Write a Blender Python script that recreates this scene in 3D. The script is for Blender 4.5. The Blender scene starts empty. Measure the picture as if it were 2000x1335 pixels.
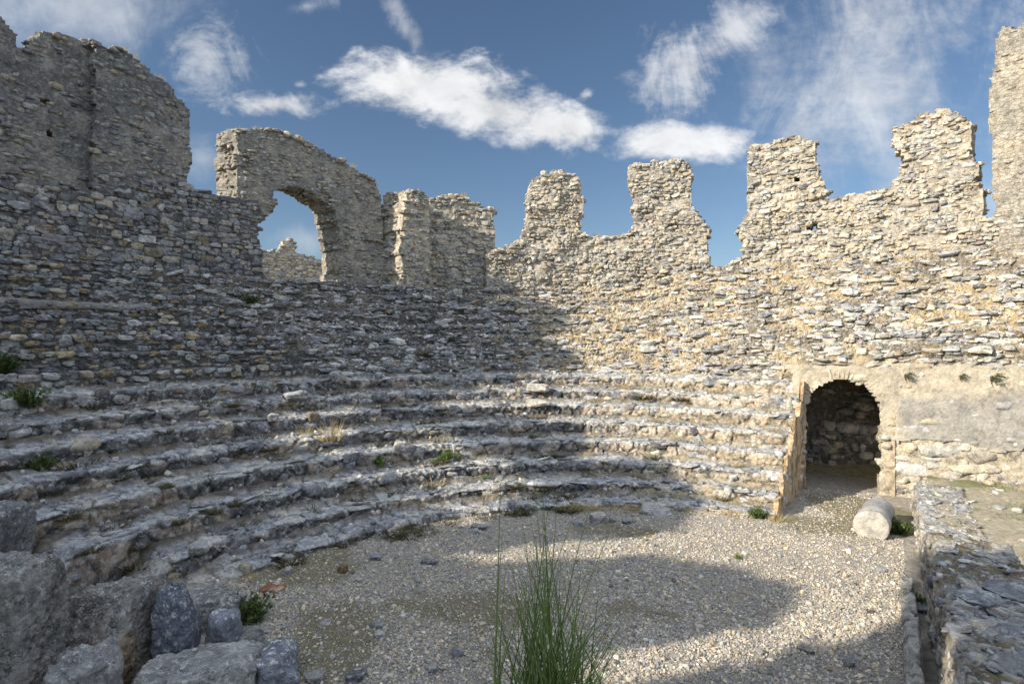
import bpy, math
import numpy as np

rng = np.random.default_rng(11)
R_ = math.radians
scene = bpy.context.scene
COL = scene.collection
CX, CY = 2.31, 5.66          # centre of the curved seating
CAMZ, FPX = 3.9, 1111.0      # eye height; focal length in pixels of the 2000 px photograph
SUN_AZ = np.array([-0.90, -0.436]); SUN_EL = R_(25.5)
SUN = np.array([SUN_AZ[0]*math.cos(SUN_EL), SUN_AZ[1]*math.cos(SUN_EL), math.sin(SUN_EL)])

# ------------------------------------------------------------------ noise
def _h(ix, iy, iz, seed):
    h = (ix.astype(np.uint32)*np.uint32(374761393) + iy.astype(np.uint32)*np.uint32(668265263)
         + iz.astype(np.uint32)*np.uint32(2147483647) + np.uint32((seed*1274126177) & 0xffffffff))
    h = (h ^ (h >> np.uint32(13)))*np.uint32(1274126177)
    h = (h ^ (h >> np.uint32(16)))*np.uint32(2246822519)
    return h ^ (h >> np.uint32(15))
def vnoise(P, seed=0):
    P = np.asarray(P, np.float64); i = np.floor(P).astype(np.int64); f = P-i
    f = f*f*f*(f*(f*6-15)+10)
    out = 0
    for dx in (0, 1):
        wx = f[..., 0] if dx else 1-f[..., 0]
        for dy in (0, 1):
            wy = f[..., 1] if dy else 1-f[..., 1]
            for dz in (0, 1):
                wz = f[..., 2] if dz else 1-f[..., 2]
                out = out + wx*wy*wz*(_h(i[..., 0]+dx, i[..., 1]+dy, i[..., 2]+dz, seed)/2147483648.0-1)
    return out
def fbm(P, sc=1.0, octv=4, seed=0, gain=0.5):
    P = np.asarray(P)*sc; a = 1.0; o = 0; t = 0
    for k in range(octv):
        o = o+a*vnoise(P+17.3*k, seed+k); t += a; a *= gain; P = P*2.03
    return o/t*1.6
def ridged(P, sc=1.0, octv=3, seed=0):
    P = np.asarray(P)*sc; a = 1.0; o = 0; t = 0
    for k in range(octv):
        o = o+a*(1-2*np.abs(vnoise(P+9.1*k, seed+k))); t += a; a *= 0.5; P = P*2.1
    return o/t
def worley2(u, v, seed=0):
    iu, iv = np.floor(u).astype(np.int64), np.floor(v).astype(np.int64)
    f1 = np.full(u.shape, 9.0); f2 = np.full(u.shape, 9.0); idd = np.zeros(u.shape)
    z = np.zeros_like(iu)
    for a in (-1, 0, 1):
        for b in (-1, 0, 1):
            h1 = _h(iu+a, iv+b, z, seed)/4294967296.0; h2 = _h(iu+a, iv+b, z+7, seed)/4294967296.0
            d = np.hypot(iu+a+h1-u, iv+b+h2-v)
            nb = d < f1
            f2 = np.where(nb, f1, np.minimum(f2, d)); idd = np.where(nb, _h(iu+a, iv+b, z+3, seed)/4294967296.0, idd)
            f1 = np.where(nb, d, f1)
    return f1, f2, idd
def sstep(a, b, x):
    t = np.clip((x-a)/(b-a), 0, 1); return t*t*(3-2*t)
def mix(a, b, t):
    return np.asarray(a)*(1-t)+np.asarray(b)*t
def inpoly(x, y, poly):
    x = np.asarray(x); c = np.zeros(x.shape, bool); n = len(poly)
    for i in range(n):
        x0, y0 = poly[i]; x1, y1 = poly[(i+1) % n]
        if y0 == y1: continue
        c ^= ((y0 > y) != (y1 > y)) & (x < (x1-x0)*(y-y0)/(y1-y0)+x0)
    return c

# ------------------------------------------------------------------ mesh building
class MB:
    def __init__(self): self.v = []; self.f4 = []; self.f3 = []; self.c = []; self.n = 0
    def add(self, v, f, col):
        v = np.asarray(v, np.float32).reshape(-1, 3); f = np.asarray(f, np.int64)
        col = np.asarray(col, np.float32)
        if col.ndim == 1: col = np.broadcast_to(col, (len(v), len(col)))
        if col.shape[1] == 3: col = np.concatenate([col, np.full((len(col), 1), .5, np.float32)], 1)
        self.v.append(v); self.c.append(col)
        (self.f4 if f.shape[1] == 4 else self.f3).append(f+self.n); self.n += len(v)
    def build(self, name, mat, parent=None, smooth=True):
        me = bpy.data.meshes.new(name); v = np.concatenate(self.v)
        f4 = np.concatenate(self.f4) if self.f4 else np.zeros((0, 4), int)
        f3 = np.concatenate(self.f3) if self.f3 else np.zeros((0, 3), int)
        me.vertices.add(len(v)); me.vertices.foreach_set('co', v.ravel())
        nl = f4.size+f3.size; me.loops.add(nl)
        me.loops.foreach_set('vertex_index', np.concatenate([f4.ravel(), f3.ravel()]).astype(np.int32))
        me.polygons.add(len(f4)+len(f3))
        st = np.concatenate([np.arange(len(f4))*4, len(f4)*4+np.arange(len(f3))*3]).astype(np.int32)
        me.polygons.foreach_set('loop_start', st)
        me.polygons.foreach_set('use_smooth', np.full(len(st), smooth))
        me.update(calc_edges=True)
        a = me.attributes.new('tint', 'FLOAT_COLOR', 'POINT')
        a.data.foreach_set('color', np.concatenate(self.c).astype(np.float32).ravel())
        me.materials.append(mat)
        o = bpy.data.objects.new(name, me); COL.objects.link(o)
        if parent: o.parent = parent
        return o
def tag(o, label=None, cat=None, group=None, kind=None):
    for k, val in (('label', label), ('category', cat), ('group', group), ('kind', kind)):
        if val: o[k] = val
    return o
def empty(name, loc=(0, 0, 0)):
    o = bpy.data.objects.new(name, None); o.location = loc; COL.objects.link(o); return o
def gridfaces(n, m, flip=False):
    i, j = np.meshgrid(np.arange(n-1), np.arange(m-1), indexing='ij'); a = (i*m+j).ravel()
    q = np.stack([a, a+1, a+m+1, a+m], 1)
    return q[:, ::-1] if flip else q

def cube_sphere(n):
    idx = {}; V = []; Q = []
    def vid(p):
        k = tuple(np.round(p, 5))
        if k not in idx: idx[k] = len(V); V.append(p)
        return idx[k]
    g = np.tan(np.linspace(-1, 1, n+1)*math.pi/4)
    for ax in range(3):
        for sg in (-1, 1):
            u, w = [(1, 2), (2, 0), (0, 1)][ax]
            for i in range(n):
                for j in range(n):
                    q = []
                    for a, b in ((0, 0), (1, 0), (1, 1), (0, 1)):
                        p = [0, 0, 0]; p[ax] = sg; p[u] = g[i+a]; p[w] = g[j+b]; q.append(vid(np.array(p, float)))
                    Q.append(q if sg > 0 else q[::-1])
    return np.array(V), np.array(Q)
_CS = {}
def rock_shape(n, seed, cuts=9, q=None, rough=.11):
    if n not in _CS: _CS[n] = cube_sphere(n)
    V, Q = _CS[n]; r = np.random.default_rng(seed+1000)
    q = q or r.uniform(4, 14)
    p = V/(np.sum(np.abs(V)**q, 1, keepdims=True)**(1/q))
    for _ in range(cuts):
        nn = r.normal(size=3)*np.array([1, .7, .8]); nn /= np.linalg.norm(nn)
        d = p@nn; h = r.uniform(.60, .97)*d.max()
        p = p*np.where(d > h, h/np.maximum(d, 1e-6), 1)[:, None]
    p = p*(1+rough*fbm(p, 2.1, 3, seed))[:, None]
    return p, Q
_LIB = {}
def lib(n, cnt=36):
    if n not in _LIB: _LIB[n] = [rock_shape(n, 50*n+i) for i in range(cnt)]
    return _LIB[n]
def place(mb, n, cen, T, N, half, tint, rot=.08):
    cen = np.asarray(cen); k = len(cen)
    if k == 0: return
    T = np.broadcast_to(T, (k, 3))+rng.normal(size=(k, 3))*rot; T = T/np.linalg.norm(T, axis=1, keepdims=True)
    N = np.broadcast_to(N, (k, 3))+rng.normal(size=(k, 3))*rot
    N = N-T*np.sum(T*N, 1, keepdims=True); N = N/np.linalg.norm(N, axis=1, keepdims=True)
    U = np.cross(T, N); L = lib(n); pick = rng.integers(0, len(L), k)
    tint = np.asarray(tint)
    if tint.shape[1] == 3: tint = np.concatenate([tint, np.full((k, 1), .5)], 1)
    for a in range(len(L)):
        w = np.where(pick == a)[0]
        if len(w) == 0: continue
        p, Q = L[a]; fl = rng.integers(0, 2, (len(w), 2))*2-1
        px = p[None, :, 0]*half[w, 0:1]*fl[:, 0:1]; py = p[None, :, 1]*half[w, 1:2]*(fl[:, 0:1]*fl[:, 1:2]); pz = p[None, :, 2]*half[w, 2:3]*fl[:, 1:2]
        v = cen[w][:, None]+px[..., None]*T[w][:, None]+py[..., None]*N[w][:, None]+pz[..., None]*U[w][:, None]
        f = (Q[None]+(np.arange(len(w))*len(p))[:, None, None]).reshape(-1, 4)
        mb.add(v.reshape(-1, 3), f, np.repeat(tint[w], len(p), 0))

PAL = {  # base colours of the stones, linear
    'grey': [(.25, .25, .26), (.33, .33, .33), (.20, .205, .22), (.40, .39, .37)],
    'slate': [(.15, .155, .17), (.20, .205, .22), (.27, .27, .28), (.115, .115, .12), (.23, .19, .14)],
    'warm': [(.50, .44, .35), (.45, .40, .32), (.44, .43, .40), (.55, .50, .42), (.38, .375, .365), (.47, .395, .29), (.50, .48, .44)],
    'wall': [(.33, .30, .26), (.38, .35, .30), (.28, .27, .26), (.42, .37, .29), (.24, .235, .24)],
    'white': [(.55, .54, .51), (.45, .45, .44), (.34, .34, .35), (.27, .27, .29)],
    'ochre': [(.30, .235, .14), (.36, .28, .17), (.26, .20, .13)],
    'straw': [(.40, .32, .17), (.33, .26, .14), (.48, .40, .23)],
}
def pal(names, n, jit=.12):
    cs = np.array([c for nm in names for c in PAL[nm]]); c = cs[rng.integers(0, len(cs), n)]
    return np.clip(c*(1+rng.normal(size=(n, 1))*jit)+rng.normal(size=(n, 3))*.004, .03, .8)

# ------------------------------------------------------------------ materials
def nodes_of(m):
    m.use_nodes = True; nt = m.node_tree; nt.nodes.clear(); return nt
def mat_stone(name, bump=.7, bscale=22., vary=1.0, lichen=(.60, .60, .57), dark=.6, crack=0.0, ts=1.0):
    m = bpy.data.materials.new(name); nt = nodes_of(m); N, L = nt.nodes.new, nt.links.new
    out = N('ShaderNodeOutputMaterial'); b = N('ShaderNodeBsdfPrincipled'); L(b.outputs[0], out.inputs[0])
    b.inputs['Roughness'].default_value = .93; b.inputs['Specular IOR Level'].default_value = .2
    at = N('ShaderNodeAttribute'); at.attribute_name = 'tint'; tc = N('ShaderNodeTexCoord')
    def noise(sc, det, rough=.6, dist=0):
        t = N('ShaderNodeTexNoise'); t.inputs['Scale'].default_value = sc*ts; t.inputs['Detail'].default_value = det
        t.inputs['Roughness'].default_value = rough; t.inputs['Distortion'].default_value = dist
        L(tc.outputs['Object'], t.inputs['Vector']); return t
    def rng_(src, a, b2, c, d):
        r = N('ShaderNodeMapRange'); r.inputs[1].default_value = a; r.inputs[2].default_value = b2
        r.inputs[3].default_value = c; r.inputs[4].default_value = d; L(src, r.inputs[0]); return r.outputs[0]
    def mixc(fac, a, bcol, mode='MIX'):
        x = N('ShaderNodeMix'); x.data_type = 'RGBA'; x.blend_type = mode
        if hasattr(fac, 'links'): L(fac, x.inputs[0])
        else: x.inputs[0].default_value = fac
        L(a, x.inputs[6])
        if hasattr(bcol, 'links'): L(bcol, x.inputs[7])
        else: x.inputs[7].default_value = (*bcol, 1)
        return x.outputs[2]
    n1 = noise(7, 9, .74, .1); v = rng_(n1.outputs[0], .3, .7, 1-.42*vary, 1+.38*vary)
    comb = N('ShaderNodeCombineColor')
    for i in range(3): L(v, comb.inputs[i])
    c = mixc(1.0, at.outputs['Color'], comb.outputs[0], 'MULTIPLY')
    n2 = noise(4.2, 10, .76, .15); dk = rng_(n2.outputs[0], .52, .62, 0, dark)
    c = mixc(dk, c, (.07, .068, .066))
    n3 = noise(8.5, 10, .78, .1); li = rng_(n3.outputs[0], .52, .60, 0, 1)
    mu = N('ShaderNodeMath'); mu.operation = 'MULTIPLY'; L(li, mu.inputs[0]); L(at.outputs['Alpha'], mu.inputs[1])
    c = mixc(mu.outputs[0], c, lichen)
    L(c, b.inputs['Base Color'])
    nb = noise(bscale, 9, .72, .4); h = nb.outputs[0]
    nb2 = noise(bscale*.22, 5, .6); ad = N('ShaderNodeMath'); ad.operation = 'MULTIPLY_ADD'
    L(nb2.outputs[0], ad.inputs[0]); ad.inputs[1].default_value = 1.6; L(h, ad.inputs[2]); h = ad.outputs[0]
    if crack:
        vo = N('ShaderNodeTexVoronoi'); vo.feature = 'DISTANCE_TO_EDGE'; vo.inputs['Scale'].default_value = 5.5
        mp = N('ShaderNodeMapping'); mp.inputs['Scale'].default_value = (1, 1, 1.9); L(tc.outputs['Object'], mp.inputs[0])
        nd = N('ShaderNodeMix'); nd.data_type = 'VECTOR'; nd.inputs[0].default_value = .12
        L(mp.outputs[0], nd.inputs[4]); L(nb2.outputs['Color'], nd.inputs[5]); L(nd.outputs[1], vo.inputs['Vector'])
        cr = rng_(vo.outputs['Distance'], 0, .06, -crack, 0); a2 = N('ShaderNodeMath'); a2.operation = 'ADD'
        L(h, a2.inputs[0]); L(cr, a2.inputs[1]); h = a2.outputs[0]
    bp = N('ShaderNodeBump'); bp.inputs['Strength'].default_value = bump; bp.inputs['Distance'].default_value = .05
    L(h, bp.inputs['Height']); L(bp.outputs[0], b.inputs['Normal'])
    return m
def mat_tint(name, rough=.85, trans=0.0, vscale=0, bump=0):
    m = bpy.data.materials.new(name); nt = nodes_of(m); N, L = nt.nodes.new, nt.links.new
    out = N('ShaderNodeOutputMaterial'); b = N('ShaderNodeBsdfPrincipled')
    b.inputs['Roughness'].default_value = rough; b.inputs['Specular IOR Level'].default_value = .25
    at = N('ShaderNodeAttribute'); at.attribute_name = 'tint'; col = at.outputs['Color']
    if vscale:
        tc = N('ShaderNodeTexCoord'); t = N('ShaderNodeTexNoise'); t.inputs['Scale'].default_value = vscale; t.inputs['Detail'].default_value = 8
        t.inputs['Roughness'].default_value = .7
        L(tc.outputs['Object'], t.inputs['Vector']); r = N('ShaderNodeMapRange'); r.inputs[1].default_value = .3; r.inputs[2].default_value = .7
        r.inputs[3].default_value = .6; r.inputs[4].default_value = 1.4; L(t.outputs[0], r.inputs[0])
        x = N('ShaderNodeMix'); x.data_type = 'RGBA'; x.blend_type = 'MULTIPLY'; x.inputs[0].default_value = 1
        cc = N('ShaderNodeCombineColor')
        for i in range(3): L(r.outputs[0], cc.inputs[i])
        L(col, x.inputs[6]); L(cc.outputs[0], x.inputs[7]); col = x.outputs[2]
        if bump:
            bp = N('ShaderNodeBump'); bp.inputs['Strength'].default_value = bump; bp.inputs['Distance'].default_value = .03
            L(t.outputs[0], bp.inputs['Height']); L(bp.outputs[0], b.inputs['Normal'])
    L(col, b.inputs['Base Color'])
    if trans:
        tr = N('ShaderNodeBsdfTranslucent'); L(col, tr.inputs[0]); ms = N('ShaderNodeMixShader'); ms.inputs[0].default_value = trans
        L(b.outputs[0], ms.inputs[1]); L(tr.outputs[0], ms.inputs[2]); L(ms.outputs[0], out.inputs[0])
    else: L(b.outputs[0], out.inputs[0])
    return m
M_RUB = mat_stone('rubble_stone', .8, 20, 1.3, dark=.75, lichen=(.66, .66, .63))
M_WALL = mat_stone('mortared_wall', .9, 24, 1.2, dark=.6, crack=.5)
M_ROW = mat_stone('eroded_bench_stone', 1.0, 18, 1.4, dark=.85, lichen=(.68, .68, .66))
M_PLA = mat_stone('old_plaster', .7, 18, .85, lichen=(.46, .43, .38), dark=.36)
M_BOU = mat_stone('boulder_stone', 1.0, 24, 1.4, dark=.9, ts=1.3, lichen=(.66, .66, .64))
M_SLATE = mat_stone('slate_stone', .4, 9, .6, dark=.3, ts=1.6)
M_SOIL = mat_stone('gravel_soil', .8, 45, .9, dark=.2)
M_LEAF = mat_tint('leaf', .7, .25); M_DRY = mat_tint('dry_grass', .8, .3)
M_PEB = mat_tint('pebble', .9)

# ------------------------------------------------------------------ pixel rays and the surface of the seats
def cyl(px, py, R):
    u, w = (px-1000)/FPX, (667-py)/FPX
    a = u*u+1; b = -2*(u*CX+CY); c = CX*CX+CY*CY-R*R
    t = (-b+math.sqrt(b*b-4*a*c))/(2*a); x, y = u*t, t
    return math.atan2(y-CY, x-CX), CAMZ+w*t
ZK = np.array([.12, .40, .78, 1.19, 1.60, 2.01, 2.38, 2.80])
FADE = [154, 159, 166, 172, 182, 230, 230, 230]
DL = np.array([7.86, 15.26]); DD = np.array([.595, .804]); DW = np.array([.897, -.442])   # arch: left jamb, passage direction, wall direction
def tread(phd): return .77-.28*sstep(95, 62, phd)
def Rk(k, phd): return 7.66+k*tread(phd)
def zk(k, phd):
    if k < 0: return np.zeros_like(phd)
    f = FADE[k]; return ZK[k]*(1-sstep(f-4, f, phd))
def rplane(phd):   # radius at which a ray from the centre meets the arch wall plane
    ph = np.radians(phd); nx, ny = -DW[1], DW[0]
    d = (DL[0]-CX)*nx+(DL[1]-CY)*ny
    return d/np.maximum(np.cos(ph)*nx+np.sin(ph)*ny, .2)
def rs(phd): return mix(Rk(8, phd), rplane(phd)+.12, sstep(62.5, 58.5, phd))
def zs(phd): return mix(2.80, 3.32, sstep(63, 58.5, phd))
def ztop(phd): return 6.2+.85*sstep(86, 68, phd)
NST = 8; RTOP = 19.9
def zsurf(x, y):
    r = np.hypot(x-CX, y-CY); phd = np.degrees(np.arctan2(y-CY, x-CX)); phd = np.where(phd < -90, phd+360, phd)
    z = np.zeros_like(r)
    for k in range(8): z = np.where((r > Rk(k, phd)) & (phd > 61), zk(k, phd), z)
    a, b = rs(phd), zs(phd); f = (r-a)/(RTOP-a)
    up = b+(ztop(phd)-b)*np.minimum(np.floor(f*NST)+1, NST)/NST
    z = np.where((f > 0) & (phd > 15), up, z)
    st = (x > .661*y+.6) & (y < 13.6) & (y > 2.5) & (f < 0)
    return np.where(st, np.where(y < 8.6, 1.1, .6), z)
def project(P):
    return 1000+FPX*P[..., 0]/P[..., 1], 667-FPX*(P[..., 2]-CAMZ)/P[..., 1]
def hit(px, py):
    t = np.arange(4, 40, .01); x = (px-1000)/FPX*t; z = CAMZ+(667-py)/FPX*t
    w = np.where(z < zsurf(x, t))[0]; i = w[0] if len(w) else len(t)-1
    return np.array([x[i], t[i], max(z[i], 0) if z[i] > zsurf(x, t)[i]-.1 else z[i]])

# ------------------------------------------------------------------ masonry walls
class Cyl:
    def __init__(s, R): s.R = R
    def P(s, a, z, off):
        ph = a/s.R; r = s.R-off; return np.stack([CX+r*np.cos(ph), CY+r*np.sin(ph), z+0*ph], -1)
    def TN(s, a):
        ph = np.asarray(a)/s.R; o = 0*ph
        return np.stack([-np.sin(ph), np.cos(ph), o], -1), np.stack([-np.cos(ph), -np.sin(ph), o], -1)
    def poly(s, px): return [(cyl(x, y, s.R)[0]*s.R, cyl(x, y, s.R)[1]) for x, y in px]
class Pln:
    def __init__(s, O, T): s.O = np.array(O, float); s.T = np.array(T, float)/np.linalg.norm(T); s.N = np.array([-s.T[1], s.T[0]])
    def P(s, a, z, off):
        a, z = np.broadcast_arrays(a, z)
        return np.stack([s.O[0]+s.T[0]*a+s.N[0]*off, s.O[1]+s.T[1]*a+s.N[1]*off, z], -1)
    def poly(s, px):
        out = []
        for x, y in px:
            u_ = (x-1000)/FPX; nx, ny = s.N; t = (s.O@s.N)/(u_*nx+ny); out.append((float((np.array([u_*t, t])-s.O)@s.T), CAMZ+(667-y)/FPX*t))
        return out
    def TN(s, a):
        k = np.shape(a)
        return np.broadcast_to(np.array([*s.T, 0.]), k+(3,)), np.broadcast_to(np.array([*s.N, 0.]), k+(3,))
def wall(mb, surf, poly, holes=(), cell=.11, ext=None, thick=1.1, mortar=((.45, .395, .31), (.36, .33, .28)), moff=-.03, mamp=.04,
         hh=(.09, .19), ww=(.14, .42), prot=(.015, .025), pals=('warm',), keep=1.0, n=3, edge=.75, seed=0, wob=.05, lich=.35, mask=None, rough=.09, rot=.06, cfun=None, bottom=False, ejit=.07, big=0.0, chunk=1.6):
    P = np.array(poly); s0, z0 = P.min(0); s1, z1 = P.max(0)
    ns, nz = max(2, int((s1-s0)/cell)+1), max(2, int((z1-z0)/cell)+1)
    S, Z = np.meshgrid(s0+(np.arange(ns)+.5)*cell, z0+(np.arange(nz)+.5)*cell, indexing='ij')
    q = np.stack([S, Z, 0*S], -1)
    Sj, Zj = S+ejit*fbm(q, 2.3, 3, seed+1), Z+ejit*fbm(q, 2.6, 3, seed+2)
    m = inpoly(Sj, Zj, poly)
    for h in holes: m &= ~inpoly(Sj, Zj, h)
    if mask is not None: m &= mask(S, Z)
    VS, VZ = np.meshgrid(s0+np.arange(ns+1)*cell, z0+np.arange(nz+1)*cell, indexing='ij'); g = np.stack([VS, VZ, 0*VS+seed], -1)
    VS2 = VS+.4*cell*vnoise(g/cell*.9, seed+3); VZ2 = VZ+.4*cell*vnoise(g/cell*.9, seed+4)
    off = moff+mamp*fbm(g, 2.2, 4, seed+5)+big*fbm(g*np.array([1, 1.4, 1]), .9, 3, seed+51)
    Fr = surf.P(VS2, VZ2, off).reshape(-1, 3)
    base = surf.P(VS2, VZ2, 0*off).reshape(-1, 3)
    if ext is None: Bk = surf.P(VS2, VZ2, 0*off-thick).reshape(-1, 3)
    else: Bk = base+np.array(ext)
    def mcol(p, k=0):
        t = sstep(-.35, .35, fbm(p, 1.1, 4, seed+6))[:, None]; c = mix(np.array(mortar[0]), np.array(mortar[1]), t)
        c = c*(1+.12*fbm(p, 5, 2, seed+8))[:, None]
        if cfun is not None: c = cfun(p, c)
        return np.concatenate([c, np.full((len(c), 1), lich)], 1)
    i, j = np.where(m); w = nz+1; a = i*w+j
    qf = np.stack([a, a+1, a+w+1, a+w], 1)
    used = np.unique(qf); mp = np.zeros(len(Fr), int); mp[used] = np.arange(len(used))
    mb.add(Fr[used], mp[qf], mcol(Fr[used])); mb.add(Bk[used], mp[qf][:, ::-1], mcol(Bk[used]))
    mp_ = np.pad(m, 1); ed = []
    for di, dj, (p0, p1) in ((-1, 0, ((0, 0), (0, 1))), (1, 0, ((1, 1), (1, 0))), (0, 1, ((0, 1), (1, 1))), (0, -1, ((1, 0), (0, 0)))):
        bd = m & ~mp_[1+di:1+di+ns, 1+dj:1+dj+nz]
        if dj == -1 and not bottom: bd[:, :3] = False
        bi, bj = np.where(bd)
        ed.append(np.stack([(bi+p0[0])*w+bj+p0[1], (bi+p1[0])*w+bj+p1[1], np.full(len(bi), di), np.full(len(bi), dj)], 1))
    ed = np.concatenate(ed)
    if len(ed):
        K = 8; f = np.linspace(0, 1, K+1)[None, :, None, None]
        pts = Fr[ed[:, :2]][:, None]*(1-f)+Bk[ed[:, :2]][:, None]*f
        dv = np.stack([fbm(pts, 2.4, 3, seed+20+c) for c in range(3)], -1)
        pts = pts+dv*rough*np.sin(np.pi*np.clip(f*1.0, 0, 1))
        nv = (K+1)*2; k = np.arange(K)
        qq = np.stack([k*2, k*2+1, k*2+3, k*2+2], 1)
        qq = (qq[None]+(np.arange(len(ed))*nv)[:, None, None]).reshape(-1, 4)
        pp = pts.reshape(-1, 3); mb.add(pp, qq, mcol(pp))
        if edge > 0:   # broken stones across the wall thickness
            thv = (Bk[ed[:, 0]]-Fr[ed[:, 0]]); TL = np.linalg.norm(thv, axis=1).mean(); cnt = max(2, int(TL/.26))
            for c in range(cnt):
                sel = rng.random(len(ed)) < edge*cell/.17
                e = ed[sel]; k = len(e)
                if k == 0: continue
                ff = (c+rng.random((k, 1)))/cnt; p = Fr[e[:, 0]]*(1-ff)+Bk[e[:, 0]]*ff+np.array([0, 0, 1])*rng.normal(size=(k, 1))*.03
                T, N = surf.TN(VS.ravel()[e[:, 0]])
                bs = np.where((e[:, 3:4] == 1), rng.uniform(.55, 1.3, (k, 1))**1.4, rng.uniform(.5, .8, (k, 1))); p = p-(T*e[:, 2:3]+np.array([0, 0, 1.])*e[:, 3:4])*.045; hf = np.stack([rng.uniform(.08, .19, k), rng.uniform(.08, .18, k), rng.uniform(.04, .085, k)], 1)*bs
                t = np.concatenate([pal(pals, k), np.full((k, 1), lich)], 1)
                place(mb, n, p, T, N, hf, t, .15)
    cs, hs, zc = [], [], []; sa = s0-.2
    while sa < s1:
        sb = sa+chunk*rng.uniform(.6, 1.5); z = z0-rng.uniform(0, hh[1])
        while z < z1:
            h = rng.uniform(*hh); wd = rng.uniform(ww[0], ww[1], int((sb-sa)/(.5*(ww[0]+ww[1]))*1.6)+4)*np.clip(h/(.5*(hh[0]+hh[1])), .75, 1.35)
            c = np.cumsum(wd)-wd/2+sa-rng.random()*ww[0]
            ok = c < sb+.05; cs.append(c[ok]); hs.append(np.stack([wd[ok], np.full(ok.sum(), h)*rng.uniform(.8, 1.2, ok.sum())], 1)); zc.append(z+h/2+rng.normal(size=ok.sum())*.08*h); z += h*.97
        sa = sb
    cs, hs, zc = np.concatenate(cs), np.concatenate(hs), np.concatenate(zc)
    zc = zc+wob*fbm(np.stack([cs*.5, zc*.3, 0*cs], -1), 1.4, 2, seed+9)
    def inm(s, z):
        a = ((s-s0)/cell).astype(int); b = ((z-z0)/cell).astype(int)
        return np.where((a >= 0) & (a < ns) & (b >= 0) & (b < nz), m[np.clip(a, 0, ns-1), np.clip(b, 0, nz-1)], False)
    ok = inm(cs, zc) & inm(cs-hs[:, 0]*.3, zc) & inm(cs+hs[:, 0]*.3, zc)
    if keep < 1:
        ok &= (rng.random(len(cs)) < np.clip(keep+.5*fbm(np.stack([cs, zc, 0*cs], -1), .5, 2, seed+31), .05, 1))
    cs, hs, zc = cs[ok], hs[ok], zc[ok]; k = len(cs)
    if k:
        dep = rng.uniform(.07, .13, k); of = prot[0]+rng.normal(size=k)*prot[1]-dep+big*fbm(np.stack([cs, zc, 0*cs+seed], 1)*np.array([1, 1.4, 1]), .9, 3, seed+51)
        T, N = surf.TN(cs); hf = np.stack([hs[:, 0]*rng.uniform(.46, .56, k), dep, hs[:, 1]*rng.uniform(.44, .62, k)], 1)
        t = np.concatenate([pal(pals, k), np.clip(rng.normal(size=(k, 1))*.2+lich, 0, .9)], 1)
        place(mb, n, surf.P(cs, zc, of), T, N, hf, t, rot)
    return mb

# pieces of the outer wall: silhouettes read off the photograph and laid on the wall's own cylinder
def shape(R, px): return Cyl(R), Cyl(R).poly(px)
# left tower
tower = empty('ruined_tower', (-12.5, 18.5, 6)); INV = tower.location.copy()
def child(o, e): o.parent = e; o.location = -e.location
mb = MB(); s, p = shape(20.3, [(-90, 600), (-90, 10), (-40, 25), (0, 35), (26, 62), (34, 97), (52, 95), (85, 58), (130, 72), (190, 80), (205, 90), (205, 600)])
PL = ((.29, .27, .24), (.19, .185, .18))
wall(mb, s, p, holes=[Cyl(20.3).poly([(80, 192), (96, 190), (97, 206), (82, 207)]), Cyl(20.3).poly([(84, 250), (100, 248), (104, 270), (86, 268)])], cell=.08, thick=.6, mortar=PL, moff=-.015, mamp=.05, hh=(.08, .2), ww=(.12, .4), prot=(.0, .03), pals=('wall', 'grey'), keep=.7, seed=1)
child(mb.build('wall', M_WALL), tower)
mb = MB(); s, p = shape(19.9, [(186, 600), (182, 300), (186, 200), (183, 82), (240, 100), (292, 135), (300, 150), (330, 165), (350, 195), (372, 215), (371, 300), (366, 358), (380, 600)])
wall(mb, s, p, cell=.08, thick=.8, mortar=PL, chunk=2, moff=-.01, mamp=.045, hh=(.08, .19), ww=(.12, .4), prot=(.0, .03), pals=('wall', 'grey'), keep=.62, seed=2)
child(mb.build('buttress', M_WALL), tower)
mb = MB(); s, p = shape(19.75, [(-90, 640), (-90, 330), (0, 345), (60, 360), (190, 372), (260, 360), (320, 356), (366, 362), (400, 372), (440, 384), (500, 392), (510, 400), (503, 432), (508, 462), (515, 500), (520, 548), (524, 640)])
wall(mb, s, p, cell=.09, thick=.6, mortar=((.13, .125, .12), (.10, .098, .095)), moff=-.07, mamp=.03, hh=(.09, .26), ww=(.16, .5), prot=(.0, .025), pals=('grey', 'slate', 'wall'), seed=3, n=4)
child(mb.build('footing', M_RUB, smooth=False), tower)
tag(tower, 'tallest grey stone wall in shade with stepped broken top and thick footing', 'ruin')

# wall with the arched window
mb = MB(); s = Pln((-10.5, 21.7), (-.866, -.5)); p = s.poly([(462, 440), (462, 390), (461, 252), (490, 250), (520, 247), (570, 263), (612, 283), (640, 299), (690, 326), (722, 348), (735, 362), (746, 382), (748, 462), (753, 490), (800, 500), (800, 620), (660, 620), (669, 562), (671, 496), (668, 469), (657, 436), (652, 408), (623, 384), (584, 361), (560, 363), (540, 371), (531, 381), (541, 391), (537, 412), (502, 432), (495, 445)])
wall(mb, s, p, cell=.08, ext=(-1.1, .6, 0), mortar=((.36, .325, .27), (.26, .245, .22)), moff=-.01, mamp=.045, hh=(.08, .17), ww=(.12, .34), prot=(.0, .025), pals=('wall', 'warm'), keep=.6, seed=4, rough=.16, bottom=True)
w2 = tag(mb.build('arched_wall', M_WALL), 'tall wall pierced by a broken arched window, its cut end sunlit', 'ruin')

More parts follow.
